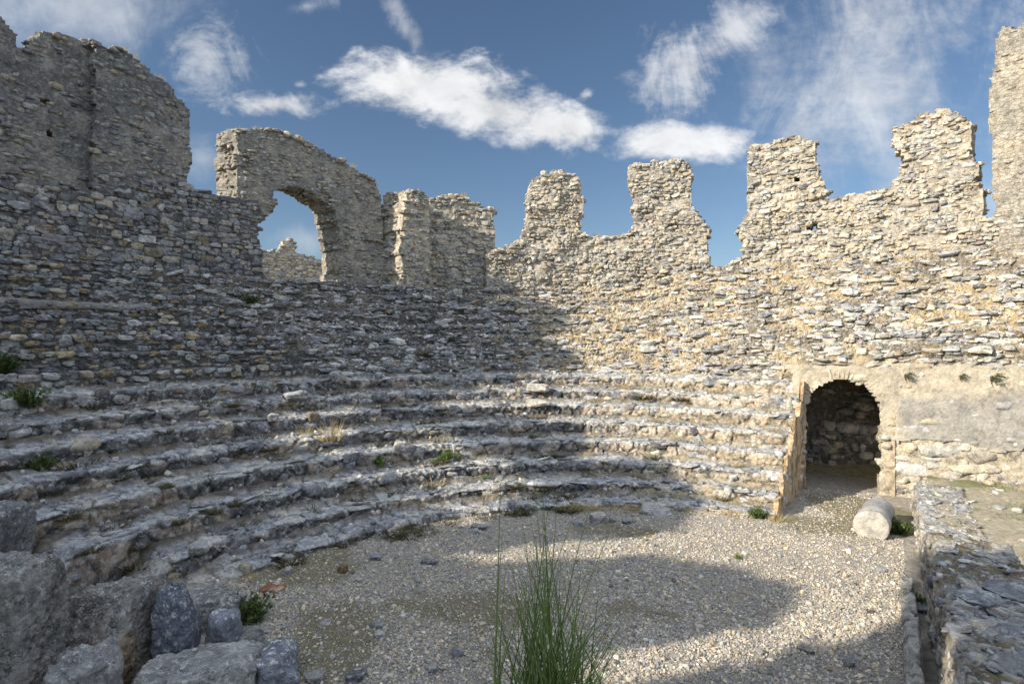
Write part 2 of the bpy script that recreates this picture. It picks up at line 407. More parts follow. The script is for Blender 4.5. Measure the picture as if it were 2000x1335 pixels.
# twin pier with the recessed plaster bay
mb = MB(); s = Pln((-4.45, 24.1), (-.893, -.45)); p = s.poly([(792, 620), (790, 400), (794, 374), (815, 370), (830, 378), (838, 392), (838, 470), (850, 620)])
wall(mb, s, p, ext=(-1.2, .8, 0), hh=(.08, .17), ww=(.14, .36), pals=('warm', 'wall'), seed=5, keep=.85, cell=.09, big=.05)
tw = mb.build('broken_pier', M_RUB, smooth=False)
tag(tw, 'twin topped pier with shadowed plaster bay, right of the arched window', 'ruin')
mb = MB(); s, p = shape(20.8, [(825, 620), (828, 390), (850, 385), (872, 378), (905, 383), (925, 395), (940, 400), (948, 410), (965, 409), (964, 470), (968, 490), (985, 510), (985, 620)])
wall(mb, s, p, hh=(.09, .2), ww=(.16, .42), pals=('warm', 'wall'), prot=(.02, .04), seed=6, n=4, thick=1.0, big=.10)
mb.build('recessed_wall', M_RUB, tw, smooth=False)
# long wall with two tall stumps
mb = MB(); s, p = shape(20.2, [(955, 640), (950, 500), (966, 489), (1000, 479), (1018, 463), (1029, 440), (1031, 400), (1027, 380), (1040, 355), (1060, 338), (1090, 333), (1125, 338), (1136, 360), (1138, 400), (1135, 446), (1150, 458), (1200, 462), (1228, 452), (1241, 430), (1238, 380), (1230, 342), (1235, 325), (1265, 320), (1290, 313), (1320, 312), (1348, 318), (1353, 350), (1348, 398), (1368, 425), (1386, 446), (1379, 480), (1386, 512), (1402, 527), (1412, 560), (1412, 640)])
wall(mb, s, p, hh=(.07, .16), ww=(.1, .36), prot=(.01, .04), pals=('warm', 'warm', 'wall'), seed=7, n=4, big=.13, wob=.1, thick=1.0, lich=.3, rot=.13, mamp=.06, moff=-.045)
tag(mb.build('stump_wall', M_RUB, smooth=False), 'low sunlit rubble wall carrying two squat stone stumps', 'ruin')
# right hand wall
mb = MB(); s, p = shape(20.2, [(1395, 640), (1398, 545), (1430, 512), (1455, 496), (1452, 472), (1440, 450), (1462, 420), (1463, 360), (1458, 300), (1465, 285), (1500, 278), (1530, 268), (1560, 265), (1588, 275), (1592, 300), (1598, 340), (1612, 370), (1618, 388), (1650, 385), (1700, 375), (1735, 368), (1755, 345), (1764, 310), (1755, 290), (1742, 275), (1745, 255), (1775, 235), (1800, 222), (1840, 213), (1870, 225), (1895, 245), (1901, 270), (1893, 290), (1905, 320), (1908, 350), (1922, 382), (1926, 402), (1918, 418), (1940, 428), (2010, 440), (2010, 640)])
hl = [Cyl(20.2).poly(q) for q in ([(1549, 343), (1564, 341), (1565, 354), (1551, 356)], [(1576, 437), (1602, 434), (1603, 448), (1578, 450)])]
wall(mb, s, p, holes=hl, hh=(.07, .17), ww=(.1, .4), prot=(.01, .04), pals=('warm', 'warm', 'wall'), seed=8, n=4, big=.13, wob=.1, thick=1.0, lich=.3, rot=.13, mamp=.06, moff=-.045)
tag(mb.build('stump_wall', M_RUB, smooth=False), 'higher sunlit wall with one square stump and one mushroom shaped stump', 'ruin')
# tower at the right edge
mb = MB(); s, p = shape(18.4, [(2100, 30), (2100, 660), (1962, 660), (1957, 600), (1946, 430), (1936, 300), (1928, 195), (1932, 160), (1943, 120), (1950, 70), (1960, 56), (1985, 58), (2010, 40)])
wall(mb, s, p, cell=.08, ext=(1.2, .5, 0), mortar=((.42, .37, .29), (.34, .31, .26)), moff=.0, mamp=.05, hh=(.08, .16), ww=(.12, .34), prot=(-.01, .025), pals=('warm', 'wall'), keep=.5, seed=9, edge=.25)
tag(mb.build('end_tower', M_WALL), 'tall smooth faced wall end rising at the extreme right edge', 'ruin')
# far ruin seen through the window
mb = MB(); s, p = shape(33., [(470, 640), (470, 485), (515, 491), (546, 488), (552, 470), (565, 464), (574, 478), (580, 494), (604, 500), (622, 508), (700, 520), (700, 640)])
wall(mb, s, p, thick=1.2, cell=.14, hh=(.12, .24), ww=(.2, .5), pals=('warm', 'wall'), keep=.8, seed=10)
tag(mb.build('distant_ruin', M_RUB), 'small distant ruin framed by the arched window opening', 'ruin')

# unseen wall left of the view, outline and gaps cut to shape the shadows
LIT = [[(1070, 560), (1045, 585), (1112, 612), (1120, 640), (1065, 662), (1130, 690), (1142, 716), (1030, 736), (850, 792), (1110, 830), (1190, 834), (1230, 855), (1262, 876), (1312, 902), (1342, 945), (1388, 985),
        (1330, 1040), (1200, 1056), (1040, 1066), (900, 1088), (930, 1102), (1150, 1094), (1290, 1084), (1390, 1102), (1490, 1122), (1562, 1146), (1578, 1166), (1555, 1198), (1480, 1226), (1380, 1250), (1200, 1272), (1120, 1340),
        (1235, 1340), (1400, 1310), (1560, 1266), (1700, 1242), (1800, 1200), (1800, 1078), (1950, 1076), (2600, 1000), (2600, 300), (1070, 300)],
       [(540, 800), (715, 795), (715, 866), (540, 872)], [(630, 872), (915, 842), (925, 890), (670, 915)], [(680, 935), (1000, 886), (1020, 926), (960, 956), (700, 962)],
       [(740, 985), (1045, 930), (1080, 968), (905, 1002)], [(830, 1024), (985, 974), (1030, 998), (930, 1032)], [(1850, 1290), (2100, 1250), (2100, 1500), (1840, 1500)]]
def shadow_mask(R):
    c = Cyl(R)
    def f(S, Z):
        P0 = c.P(S, Z, 0*S); L = np.full(S.shape, 60.0); done = np.zeros(S.shape, bool)
        for t in np.arange(1, 60, .12):
            Q = P0-SUN*t; h = (Q[..., 2] < zsurf(Q[..., 0], Q[..., 1])) & ~done
            r = np.hypot(Q[..., 0]-CX, Q[..., 1]-CY); h &= r < R-.6
            L[h] = t; done |= h
        Q = P0-SUN*L[..., None]; ok = done & (Q[..., 1] > .8); Y = np.where(ok, Q[..., 1], 1)
        px = 1000+FPX*Q[..., 0]/Y; py = 667-FPX*(Q[..., 2]-CAMZ)/Y
        lit = np.zeros(S.shape, bool)
        for q in LIT: lit |= inpoly(px, py, q)
        return np.where(ok, ~lit, Z < 9.5) & ~((px > 1150) & (py < 900) & ok)
    return f
mb = MB(); c = Cyl(20.6)
wall(mb, c, [(R_(148.2)*20.6, 0), (R_(250)*20.6, 0), (R_(250)*20.6, 16.5), (R_(148.2)*20.6, 16.5)], cell=.14, thick=.12, ejit=0, mask=shadow_mask(20.6), mortar=PL, pals=('wall', 'grey'), seed=12, edge=0, keep=.12, chunk=4, ww=(.3, .7), hh=(.15, .3))
tag(mb.build('shadow_side_wall', M_RUB), 'unseen grey wall beyond the tower at left, gaps cut to shape the shadows', 'ruin')

# ------------------------------------------------------------------ seating
bank = empty('seating_bank', (2.3, 13.4, 0))
tag(bank, 'curved bank of eroded stone seats rising around the gravel floor', 'stone seating')
def seat_row(k):
    NR, NT = 16, 30; PH = np.linspace(205, 63.2-3.0*k/7, 1150)
    rad = np.radians(PH); R0 = Rk(k, PH); tr = tread(PH); z1 = zk(k, PH); z0 = zk(k-1, PH)-.12 if k else z1*0-.15
    t = np.concatenate([np.linspace(0, 1, NR), 1+np.linspace(0, 1, NT+1)[1:]])
    rise = np.minimum(t, 1)[None]; tre = np.maximum(t-1, 0)[None]
    arc = (rad*R0)[:, None]+0*t[None]
    lo = fbm(np.stack([arc*.55, 0*arc+k*7., 0*arc], -1), 1, 3, 60+k)      # where the edge has crumbled away
    wear = np.clip(.10+.6*lo, 0, 1)
    r = R0[:, None]+tre*tr[:, None]+(.05+.12*wear)*rise**2*(tre == 0)+0
    r = r+np.where(tre > 0, (.05+.12*wear)*np.maximum(1-tre*2, 0), 0)*1.0
    z = z0[:, None]+(z1-z0)[:, None]*rise-(.03+.06*wear)*np.exp(-((t[None]-1)/.12)**2)
    z = z+tre*.05
    P = np.stack([CX+r*np.cos(rad)[:, None], CY+r*np.sin(rad)[:, None], z], -1)
    f1, f2, cid = worley2(arc/.62+.25*fbm(P, 2, 2, 3), z/.5+tre*1.2+k*3.3, 70+k)
    crack = np.exp(-((f2-f1)/.10)**2)
    d = .03*fbm(P, 1.5, 3, 80+k)+.03*ridged(P, 4.2, 3, 90+k)-.05*crack+.04*fbm(P, 13, 3, 95)+.04*(cid-.5)
    foot = np.exp(-rise*5)*(tre == 0)+sstep(.55, 1, tre)
    dirt = np.clip(foot*1.1+.6*fbm(P, 1.3, 3, 33)-.1, 0, 1)*np.clip(foot*2, 0, 1)
    fade = np.minimum(1, z1/max(ZK[k], .01)+.35)[:, None]
    wr = np.where(tre > 0, sstep(.25, 0, tre), 1.0); wz = np.where(tre > 0, .42, .2)
    rd = -d*wr*fade; zd = d*wz*fade+.09*dirt*np.where(tre > 0, sstep(.5, 1, tre), .8)
    P[..., 0] += rd*np.cos(rad)[:, None]; P[..., 1] += rd*np.sin(rad)[:, None]; P[..., 2] += zd
    sun = sstep(96, 72, PH)[:, None, None]  # sunlit sector: cream mortar, plus sun and shade put into stone and soil tint
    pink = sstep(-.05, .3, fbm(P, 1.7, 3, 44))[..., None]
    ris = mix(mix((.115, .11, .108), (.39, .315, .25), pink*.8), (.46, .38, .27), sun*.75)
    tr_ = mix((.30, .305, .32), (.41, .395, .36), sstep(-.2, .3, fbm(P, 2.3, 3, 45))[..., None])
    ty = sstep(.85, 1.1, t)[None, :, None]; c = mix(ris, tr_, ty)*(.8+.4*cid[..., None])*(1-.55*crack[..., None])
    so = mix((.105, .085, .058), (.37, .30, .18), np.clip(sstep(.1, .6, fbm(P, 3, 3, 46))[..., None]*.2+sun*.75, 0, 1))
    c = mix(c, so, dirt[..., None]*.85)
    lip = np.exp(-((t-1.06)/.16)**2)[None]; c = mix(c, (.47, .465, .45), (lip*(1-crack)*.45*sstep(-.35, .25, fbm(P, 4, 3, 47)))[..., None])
    al = (np.clip((.45+.4*lip)*(1-dirt), 0, .85))[..., None]
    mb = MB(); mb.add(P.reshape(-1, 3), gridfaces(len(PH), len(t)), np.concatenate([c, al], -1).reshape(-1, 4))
    def on(ii, jj): return P[ii, jj]
    # blocks bedded in the riser and slabs along its edge
    nb = 24+6*k+(110 if k > 5 else 0); ii = rng.integers(20, len(PH)-6, nb); ok = z1[ii] > .6*ZK[k]; ii = ii[ok]; jj = rng.integers(4, NR+2, len(ii)); n_ = len(ii)
    T = np.stack([-np.sin(rad[ii]), np.cos(rad[ii]), 0*ii], 1); N = np.stack([-np.cos(rad[ii]), -np.sin(rad[ii]), 0*ii], 1)
    hf = np.stack([rng.uniform(.08, .28, n_), rng.uniform(.07, .14, n_), rng.uniform(.05, .15, n_)], 1)
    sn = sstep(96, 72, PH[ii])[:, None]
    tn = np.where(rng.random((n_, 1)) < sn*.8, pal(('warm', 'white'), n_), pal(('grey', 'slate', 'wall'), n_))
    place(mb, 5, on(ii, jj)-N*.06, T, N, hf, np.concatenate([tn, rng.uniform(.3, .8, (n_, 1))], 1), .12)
    nb = 26; ii = rng.integers(20, len(PH)-6, nb); ok = z1[ii] > .6*ZK[k]; ii = ii[ok]; jj = rng.integers(NR, NR+14, len(ii)); n_ = len(ii)
    T = np.stack([-np.sin(rad[ii]), np.cos(rad[ii]), 0*ii], 1); N = np.stack([-np.cos(rad[ii]), -np.sin(rad[ii]), 0*ii], 1)
    hf = np.stack([rng.uniform(.06, .32, n_), rng.uniform(.06, .2, n_), rng.uniform(.015, .04, n_)], 1)
    place(mb, 5, on(ii, jj)+np.array([0, 0, -.008]), T, N, hf, np.concatenate([pal(('grey', 'white'), n_), rng.uniform(.3, .8, (n_, 1))], 1), .1)
    nb = 170; ii = rng.integers(20, len(PH)-6, nb); ok = z1[ii] > .6*ZK[k]; ii = ii[ok]; jj = rng.integers(NR+8, NR+NT, len(ii)); n_ = len(ii)
    hf = np.stack([rng.uniform(.015, .06, n_)]*3, 1)*rng.uniform(.6, 1.3, (n_, 3))
    place(mb, 3, on(ii, jj), np.array([1., 0, 0]), np.array([0, 1., 0]), hf, np.concatenate([pal(('white', 'warm', 'grey'), n_), np.full((n_, 1), .3)], 1), .6)
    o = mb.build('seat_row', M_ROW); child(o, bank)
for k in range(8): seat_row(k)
PH = None

# rubble slope above the seats, and the rebuilt dry masonry at its left
PH2 = np.linspace(205, 17, 1500); rad2 = np.radians(PH2)
M_ = 26; tt = np.arange(NST*M_+1)/M_
a0, b0, zt = rs(PH2), zs(PH2), ztop(PH2)
kst = np.minimum(np.floor(tt), NST-1); fr = tt-kst
risf = np.minimum(fr/.38, 1); trf = np.maximum((fr-.38)/.62, 0)
stepz = (kst+risf)/NST; stepr = (kst+trf)/NST; lin = tt/NST
edgeb = 131+4*fbm(np.stack([np.arange(len(tt))*.11, 0*tt, 0*tt], -1), 1, 3, 5)+(tt-4)*1.1
mas = sstep(-1.2, 1.2, PH2[:, None]-edgeb[None])
soft = .22*(1-mas)
fz = stepz[None]*(1-soft)+lin[None]*soft; frr = stepr[None]*(1-soft)+lin[None]*soft
r = a0[:, None]+(RTOP-a0)[:, None]*frr; z = b0[:, None]+(zt-b0)[:, None]*fz-.02
SP = np.stack([CX+r*np.cos(rad2)[:, None], CY+r*np.sin(rad2)[:, None], z], -1)
lump = .09*fbm(SP, .9, 3, 110)+.08*ridged(SP, 2.6, 3, 120)+.08*ridged(SP*np.array([1, 1, 2.0]), 6, 3, 125)+.07*fbm(SP*np.array([1, 1, 1.5]), 15, 3, 127)
d = lump*(1-mas)*sstep(0, .5, tt)[None]+.03*fbm(SP, 3, 3, 126)*mas
N3 = np.stack([-np.cos(rad2)*.55, -np.sin(rad2)*.55, 0*rad2+.83], -1)[:, None]
SP = SP+N3*d[..., None]
sun2 = sstep(108, 88, PH2)[:, None, None]  # sunlit sector of the slope: sunlight put into warmer, paler soil and stones
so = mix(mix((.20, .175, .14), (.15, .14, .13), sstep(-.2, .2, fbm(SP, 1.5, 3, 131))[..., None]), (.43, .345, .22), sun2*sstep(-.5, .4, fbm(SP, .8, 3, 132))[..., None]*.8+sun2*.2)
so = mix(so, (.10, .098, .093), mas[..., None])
FS = gridfaces(len(PH2), len(tt)); mq = mas.reshape(-1)[FS[:, 0]] > .5
def sub(mb, faces, P, c):
    u = np.unique(faces); mp = np.zeros(len(P), int); mp[u] = np.arange(len(u)); mb.add(P[u], mp[faces], c[u])
cc = np.concatenate([so, np.full(so.shape[:2]+(1,), .35)], -1).reshape(-1, 4)
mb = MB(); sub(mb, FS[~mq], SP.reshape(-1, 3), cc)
def slope_stones(cnt, jsel, lo, hi, flat, pl_shade, pl_sun, rot, n, sink):
    ii = rng.integers(4, len(PH2)-4, cnt); jj = jsel(cnt); ok = (mas[ii, jj] < .5); ii, jj = ii[ok], jj[ok]; k = len(ii)
    sz = lo*(hi/lo)**(rng.random(k)**1.6); T = np.stack([-np.sin(rad2[ii]), np.cos(rad2[ii]), 0*ii], 1); N = np.stack([-np.cos(rad2[ii]), -np.sin(rad2[ii]), 0*ii], 1)
    hf = np.stack([sz*rng.uniform(.9, 1.6, k), sz*rng.uniform(.7, 1.1, k), sz*rng.uniform(*flat, k)], 1)
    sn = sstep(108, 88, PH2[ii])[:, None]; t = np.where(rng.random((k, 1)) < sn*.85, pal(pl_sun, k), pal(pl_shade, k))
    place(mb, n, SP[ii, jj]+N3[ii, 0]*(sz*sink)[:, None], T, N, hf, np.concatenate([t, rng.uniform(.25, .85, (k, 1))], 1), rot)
slope_stones(4200, lambda c: rng.integers(2, len(tt)-2, c), .05, .19, (.22, .5), ('white', 'grey', 'slate'), ('warm', 'wall', 'warm', 'grey'), .16, 4, -.22)
slope_stones(4200, lambda c: np.clip(rng.integers(0, NST, c)*M_+rng.integers(0, 11, c), 0, len(tt)-1), .06, .21, (.28, .6), ('white', 'grey', 'slate'), ('warm', 'wall', 'white'), .1, 4, -.2)
slope_stones(9000, lambda c: rng.integers(2, len(tt)-2, c), .025, .07, (.5, .9), ('white', 'grey'), ('warm', 'warm', 'wall'), .5, 3, .1)
for kk in range(NST):     # worn courses still showing along each buried step
    for jo in (3, 7):
        wd = rng.uniform(.12, .55, 190); c = 201-np.degrees(np.cumsum(wd)/(13+kk*.8)); ok = (c > 19) & (rng.random(190) < (.34 if jo == 3 else .5)); c, wd = c[ok], wd[ok]
        ii = np.clip(np.searchsorted(-PH2, -c), 3, len(PH2)-4); jj = np.full(len(ii), kk*M_+jo); ok = mas[ii, jj] < .5; ii, jj, wd = ii[ok], jj[ok], wd[ok]; k = len(ii)
        T = np.stack([-np.sin(rad2[ii]), np.cos(rad2[ii]), 0*ii], 1); N = np.stack([-np.cos(rad2[ii]), -np.sin(rad2[ii]), 0*ii], 1)
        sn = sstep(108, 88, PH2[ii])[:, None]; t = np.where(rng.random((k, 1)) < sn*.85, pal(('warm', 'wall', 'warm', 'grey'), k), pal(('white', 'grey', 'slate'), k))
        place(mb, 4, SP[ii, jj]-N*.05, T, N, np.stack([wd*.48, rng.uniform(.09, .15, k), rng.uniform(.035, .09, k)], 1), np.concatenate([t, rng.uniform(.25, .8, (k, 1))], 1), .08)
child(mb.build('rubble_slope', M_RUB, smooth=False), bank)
# the rebuilt steps
mb = MB(); sub(mb, FS[mq], SP.reshape(-1, 3), cc)
ph0, ph1 = R_(205), R_(128)
for kk in range(NST):
    aR = 19.0
    NZ = (3, 4, 3, 3, 4, 3, 4, 3)[kk]
    for zi in range(NZ):
        zf0, zf1 = zi/NZ, (zi+1)/NZ
        wds = rng.uniform(.1, .42, 170); c = ph1+np.cumsum(wds)/ (a0[200]+(RTOP-a0[200])*kk/NST); c = c[c < ph0]; n_ = len(c); wds = wds[:n_]
        pd = np.degrees(c); aa, bb, ze = rs(pd), zs(pd), ztop(pd)
        jx = int(kk*M_+5); ed_ = edgeb[jx]
        ok = pd > ed_+rng.normal(size=n_)*.6
        Rr = aa+(RTOP-aa)*kk/NST; Z = bb+(ze-bb)*(kk+(zf0+zf1)/2)/NST; hz = (ze-bb)/NST/(2*NZ)*rng.uniform(.8, 1.2, n_)
        dep = rng.uniform(.08, .16, n_); of = rng.normal(size=n_)*.025+.02+(.04 if zi == NZ-1 else 0)+.03
        Rr = Rr-of+dep
        cen = np.stack([CX+Rr*np.cos(c), CY+Rr*np.sin(c), Z+.02*rng.normal(size=n_)], 1)
        T = np.stack([-np.sin(c), np.cos(c), 0*c], 1); N = np.stack([-np.cos(c), -np.sin(c), 0*c], 1)
        hf = np.stack([wds*.5*rng.uniform(.9, 1.05, n_), dep, hz*rng.uniform(.75, 1.35, n_)], 1)
        t = np.concatenate([np.where(rng.random((n_, 1)) < .12, pal(('ochre',), n_), pal(('slate', 'grey', 'grey', 'wall'), n_)), rng.uniform(.1, .6, (n_, 1))], 1)
        place(mb, 4, cen[ok], T[ok], N[ok], hf[ok], t[ok], .07)
steps = mb.build('masonry_facing', M_RUB, smooth=False); child(steps, bank)
# thin cement ledge along the rebuilt masonry
c = np.radians(np.linspace(139, 170, 320)); pd = np.degrees(c); kk = 4
Rb = rs(pd)+(RTOP-rs(pd))*kk/NST-.05; Zb = zs(pd)+(ztop(pd)-zs(pd))*(kk+.95)/NST
q = []
for dr, dz in ((.5, -.14), (0, -.14), (-.02, -.07), (0, .05), (.03, .06), (.5, .06)):
    q.append(np.stack([CX+(Rb+dr)*np.cos(c), CY+(Rb+dr)*np.sin(c), Zb+dz], -1))
q = np.stack(q, 1); q += .045*np.stack([fbm(q, 2.2, 4, 140+i) for i in range(3)], -1)
mb = MB(); mb.add(q.reshape(-1, 3), gridfaces(len(c), 6), (.235, .228, .215, .3)); o = mb.build('cement_ledge', M_PLA, steps)

# ------------------------------------------------------------------ vaulted entrance
ent = empty('vaulted_entrance', (8.7, 14.9, 0)); tag(ent, 'round arched vaulted doorway leading under the seats, plaster wall beside it', 'entrance')
AW, SPR = 1.72, 2.06
arch = [(-.0, -.2)]+[(-AW/2+AW/2*math.cos(t), SPR+AW/2*math.sin(t)) for t in np.linspace(0, math.pi, 24)]+[(-AW, -.2)]
front = Pln(DL, -DW)
def fcol(p, c):
    rel = p[:, :2]-DL; a = rel@DW; zz = p[:, 2]
    grey = sstep(-.1, .35, fbm(p, .8, 4, 150)+.55*sstep(1.9, 2.6, a)-.12)*sstep(1.25, 1.45, zz)*sstep(2.75, 2.45, zz+.2*fbm(p, 1, 2, 3))
    return mix(mix((.49, .435, .345), (.41, .365, .29), sstep(-.3, .3, fbm(p, 2, 4, 151))[:, None]), (.28, .272, .255), (grey*.85)[:, None])
mb = MB()
wall(mb, front, [(.3, 2.0), (.3, 3.0), (.6, 3.3), (-12, 3.36), (-12, 1.0), (.3, 1.0)], holes=[arch], cell=.06, thick=.35, moff=.015, mamp=.03, mask=lambda S, Z: Z > 1.34+.12*fbm(np.stack([S, 0*S, 0*S], -1), 1.5, 2, 4), cfun=fcol, keep=.2, pals=('warm',), prot=(.01, .015), seed=15, edge=0, n=3, lich=.2, ejit=.03, rough=.05)
child(mb.build('plaster_wall', M_PLA), ent)
mb = MB()
wall(mb, front, [(.02, -.1), (.02, 1.75), (-12, 1.75), (-12, -.1)], holes=[arch], cell=.08, thick=.35, moff=-.02, mamp=.03, hh=(.12, .3), ww=(.22, .75), prot=(.0, .012), pals=('warm', 'warm', 'wall'), seed=16, n=5, edge=0, lich=.2, ejit=.03, mortar=((.46, .405, .31), (.40, .35, .27)), rough=.05)
child(mb.build('block_wall', M_RUB), ent)
# arch ring
mb = MB(); th = np.linspace(R_(38), R_(150), 21); k = len(th); hl_ = rng.uniform(.10, .17, k)
a = AW/2+(AW/2+hl_+.01)*np.cos(th+math.pi*0); z = SPR+(AW/2+hl_+.01)*np.sin(th)
cen = front.P(-a, z, rng.uniform(-.072, -.055, k)); Tq = np.stack([np.cos(th)*DW[0], np.cos(th)*DW[1], np.sin(th)], 1)
place(mb, 5, cen, Tq, np.array([front.N[0], front.N[1], 0.]), np.stack([hl_, np.full(k, .08), rng.uniform(.022, .036, k)], 1), np.concatenate([np.array([.47, .41, .31])*rng.uniform(.85, 1.15, (k, 1)), np.full((k, 1), .2)], 1), .05)
child(mb.build('arch_ring', M_PLA), ent)
# barrel vault and inner walls
mb = MB(); th = np.concatenate([np.linspace(0, math.pi, 40)]); le = np.linspace(.05, 2.5, 40)
A_, L2 = np.meshgrid(th, le+.25, indexing='ij'); RI = (AW+.62)/2; aa = AW-RI-RI*np.cos(A_); zz = 2.12+(RI+.005)*np.sin(A_)*.97
P = np.stack([DL[0]+DW[0]*aa+DD[0]*L2, DL[1]+DW[1]*aa+DD[1]*L2, zz], -1); P += .03*np.stack([fbm(P, 3, 3, 160+i) for i in range(3)], -1)
mb.add(P.reshape(-1, 3), gridfaces(40, 40), (.42, .35, .25, .2)); child(mb.build('barrel_vault', M_PLA), ent)
mb = MB(); bw = Pln(DL+DD*2.3, -DW)
wall(mb, bw, [(.4, -.1), (.4, 3.1), (-2.1, 3.1), (-2.1, -.1)], cell=.09, thick=.3, hh=(.14, .26), ww=(.2, .5), pals=('wall', 'grey'), n=5, edge=0, seed=17, keep=.85, prot=(.03, .03), mortar=((.13, .12, .105), (.10, .095, .085)))
child(mb.build('back_wall', M_RUB), ent)
mb = MB(); wall(mb, Pln(DL-DW*.6, -DD), [(-.3, -.1), (-.3, 2.2), (-2.4, 2.2), (-2.4, -.1)], cell=.09, thick=.2, pals=('wall',), keep=.5, edge=0, seed=27)
child(mb.build('left_jamb', M_PLA), ent)
mb = MB(); rw = Pln(DL+DW*AW, DD)
wall(mb, rw, [(.03, -.1), (.03, 2.15), (2.4, 2.15), (2.4, -.1)], cell=.09, thick=.3, pals=('warm',), keep=.3, edge=0, seed=18, mortar=((.42, .35, .25), (.36, .3, .22)))
child(mb.build('right_jamb', M_PLA), ent)
# passage wall, cut through the seat rows
pw = Pln(DL, -DD)
top = [(3.66, .04)]
for k in range(8):
    dd = 3.72-(k*.49)*1.0
    top += [(dd-.10, ZK[k]-.02), (max(dd-.47, -.05), ZK[k]+.02)]
def ocol(p, c):
    return mix(mix((.50, .36, .22), (.44, .34, .23), sstep(-.2, .3, fbm(p, 1.5, 3, 170))[:, None]), (.16, .12, .08), (sstep(.25, .4, fbm(p*np.array([1, 1, .55]), 6, 3, 171))*.8)[:, None])
mb = MB()
wall(mb, pw, top+[(-.05, 2.8), (-.05, -.1), (3.66, -.1)], cell=.06, thick=.1, moff=.0, mamp=.03, keep=.06, pals=('warm',), cfun=ocol, seed=19, edge=0, lich=.1, ejit=.04, rough=.07)
child(mb.build('passage_wall', M_PLA), ent)

# ------------------------------------------------------------------ ground
def bankz(x, y):     # earth bank on which the viewer stands
    b = np.minimum(2.35, 3.72-.63*np.maximum(y, 0)); return np.maximum(b, 0)*sstep(2.6, 1.0, np.abs(x-.1))*sstep(-6, -2, y)
def gz(x, y):
    P = np.stack([x, y, 0*x], -1)
    return .025*fbm(P, .8, 3, 200)+.012*fbm(P, 6, 3, 201)+.01
n1, n2 = 420, 420
gx, gy = np.meshgrid(np.linspace(-9.5, 11.5, n1), np.linspace(-4, 18.2, n2), indexing='ij')
gzv = gz(gx, gy)+bankz(gx, gy)
P = np.stack([gx, gy, gzv], -1)
g1 = sstep(.2, .55, fbm(P, .5, 4, 210)+.55*np.exp(-((gx+2.6)/1.5)**2-((gy-8.0)/1.0)**2)+.12*sstep(-1, -4, gx)-.05)
c = mix(mix((.27, .25, .22), (.32, .29, .245), sstep(-.3, .3, fbm(P, .35, 3, 211))[..., None]), (.18, .155, .085), g1[..., None]*.8)
mb = MB(); mb.add(P.reshape(-1, 3), gridfaces(n1, n2, True), np.concatenate([c, 0*c[..., :1]+.1], -1).reshape(-1, 4))
tag(mb.build('gravel_floor', M_SOIL), kind='structure')
# wide ground outside
rr = np.concatenate([np.linspace(0, 60, 90), np.geomspace(64, 3000, 40)]); pp = np.linspace(0, 2*math.pi, 181)
A_, B_ = np.meshgrid(pp, rr, indexing='ij'); phd = np.degrees(A_); side = sstep(-10, 25, phd)*sstep(250, 215, phd)
zz = -.35+side*(np.where(B_ < 20.5, 5.2*sstep(9.5, 20.5, B_)-.9*sstep(8, 10, B_), 4.3*sstep(75, 21, B_)))
X, Y = CX+B_*np.cos(A_), CY+B_*np.sin(A_); zz = zz+.15*fbm(np.stack([X, Y, 0*X], -1), .2, 3, 220)*sstep(21, 30, B_)
mb = MB(); mb.add(np.stack([X, Y, zz], -1).reshape(-1, 3), gridfaces(181, len(rr), True), (.24, .21, .13, .1)); tag(mb.build('ground', M_SOIL), kind='structure')
# pebbles
def pebbles(cnt, lo, hi, n, acc):
    px = rng.uniform(380, 1800, cnt*3); yy = rng.uniform(4.5**.5, 16.5**.5, cnt*3)**2; x = (px-1000)/FPX*yy
    ph = np.degrees(np.arctan2(yy-CY, x-CX)); r_ = np.hypot(x-CX, yy-CY)
    rel = np.stack([x, yy], -1)-DL; inpass = (rel@DW > -.2) & (rel@DW < 1.7) & (rel@DD < 2.2)
    ok = ((r_ < 7.7) | inpass | ((x > -9) & (ph > 152))) & (x < .661*yy+.3) & (zsurf(x, yy) < .05)
    P_ = np.stack([x, yy, 0*x], -1); gr = sstep(.2, .55, fbm(P_, .5, 4, 210)+.55*np.exp(-((x+2.6)/1.5)**2-((yy-8.0)/1.0)**2)+.12*sstep(-1, -4, x)-.05)
    ok &= rng.random(len(x)) > np.maximum(gr*.8, .6*sstep(.0, .5, fbm(P_, .9, 3, 215)))
    x, yy = x[ok][:cnt], yy[ok][:cnt]; k = len(x); s = lo*(hi/lo)**(rng.random(k)**2.2)
    hf = s[:, None]*rng.uniform(.6, 1.3, (k, 3)); hf[:, 2] *= .7
    place(acc, n, np.stack([x, yy, gz(x, yy)+bankz(x, yy)+hf[:, 2]*.4], 1), np.array([1., 0, 0]), np.array([0, 1., 0]), hf, pal(('warm', 'wall', 'grey', 'wall'), k, .2)*np.array([.98, .95, .90]), .5)
mb = MB(); _LIB[1] = [rock_shape(1, 900+i, 0, 5, .0) for i in range(6)]
_LIB[1] = [(p+np.random.default_rng(i).uniform(-.3, .3, p.shape), q) for i, (p, q) in enumerate(_LIB[1])]
pebbles(120000, .008, .021, 1, mb); pebbles(2200, .02, .045, 3, mb)
tag(mb.build('gravel', M_PEB, smooth=False), 'loose pale gravel covering the round floor', 'gravel', kind='stuff')

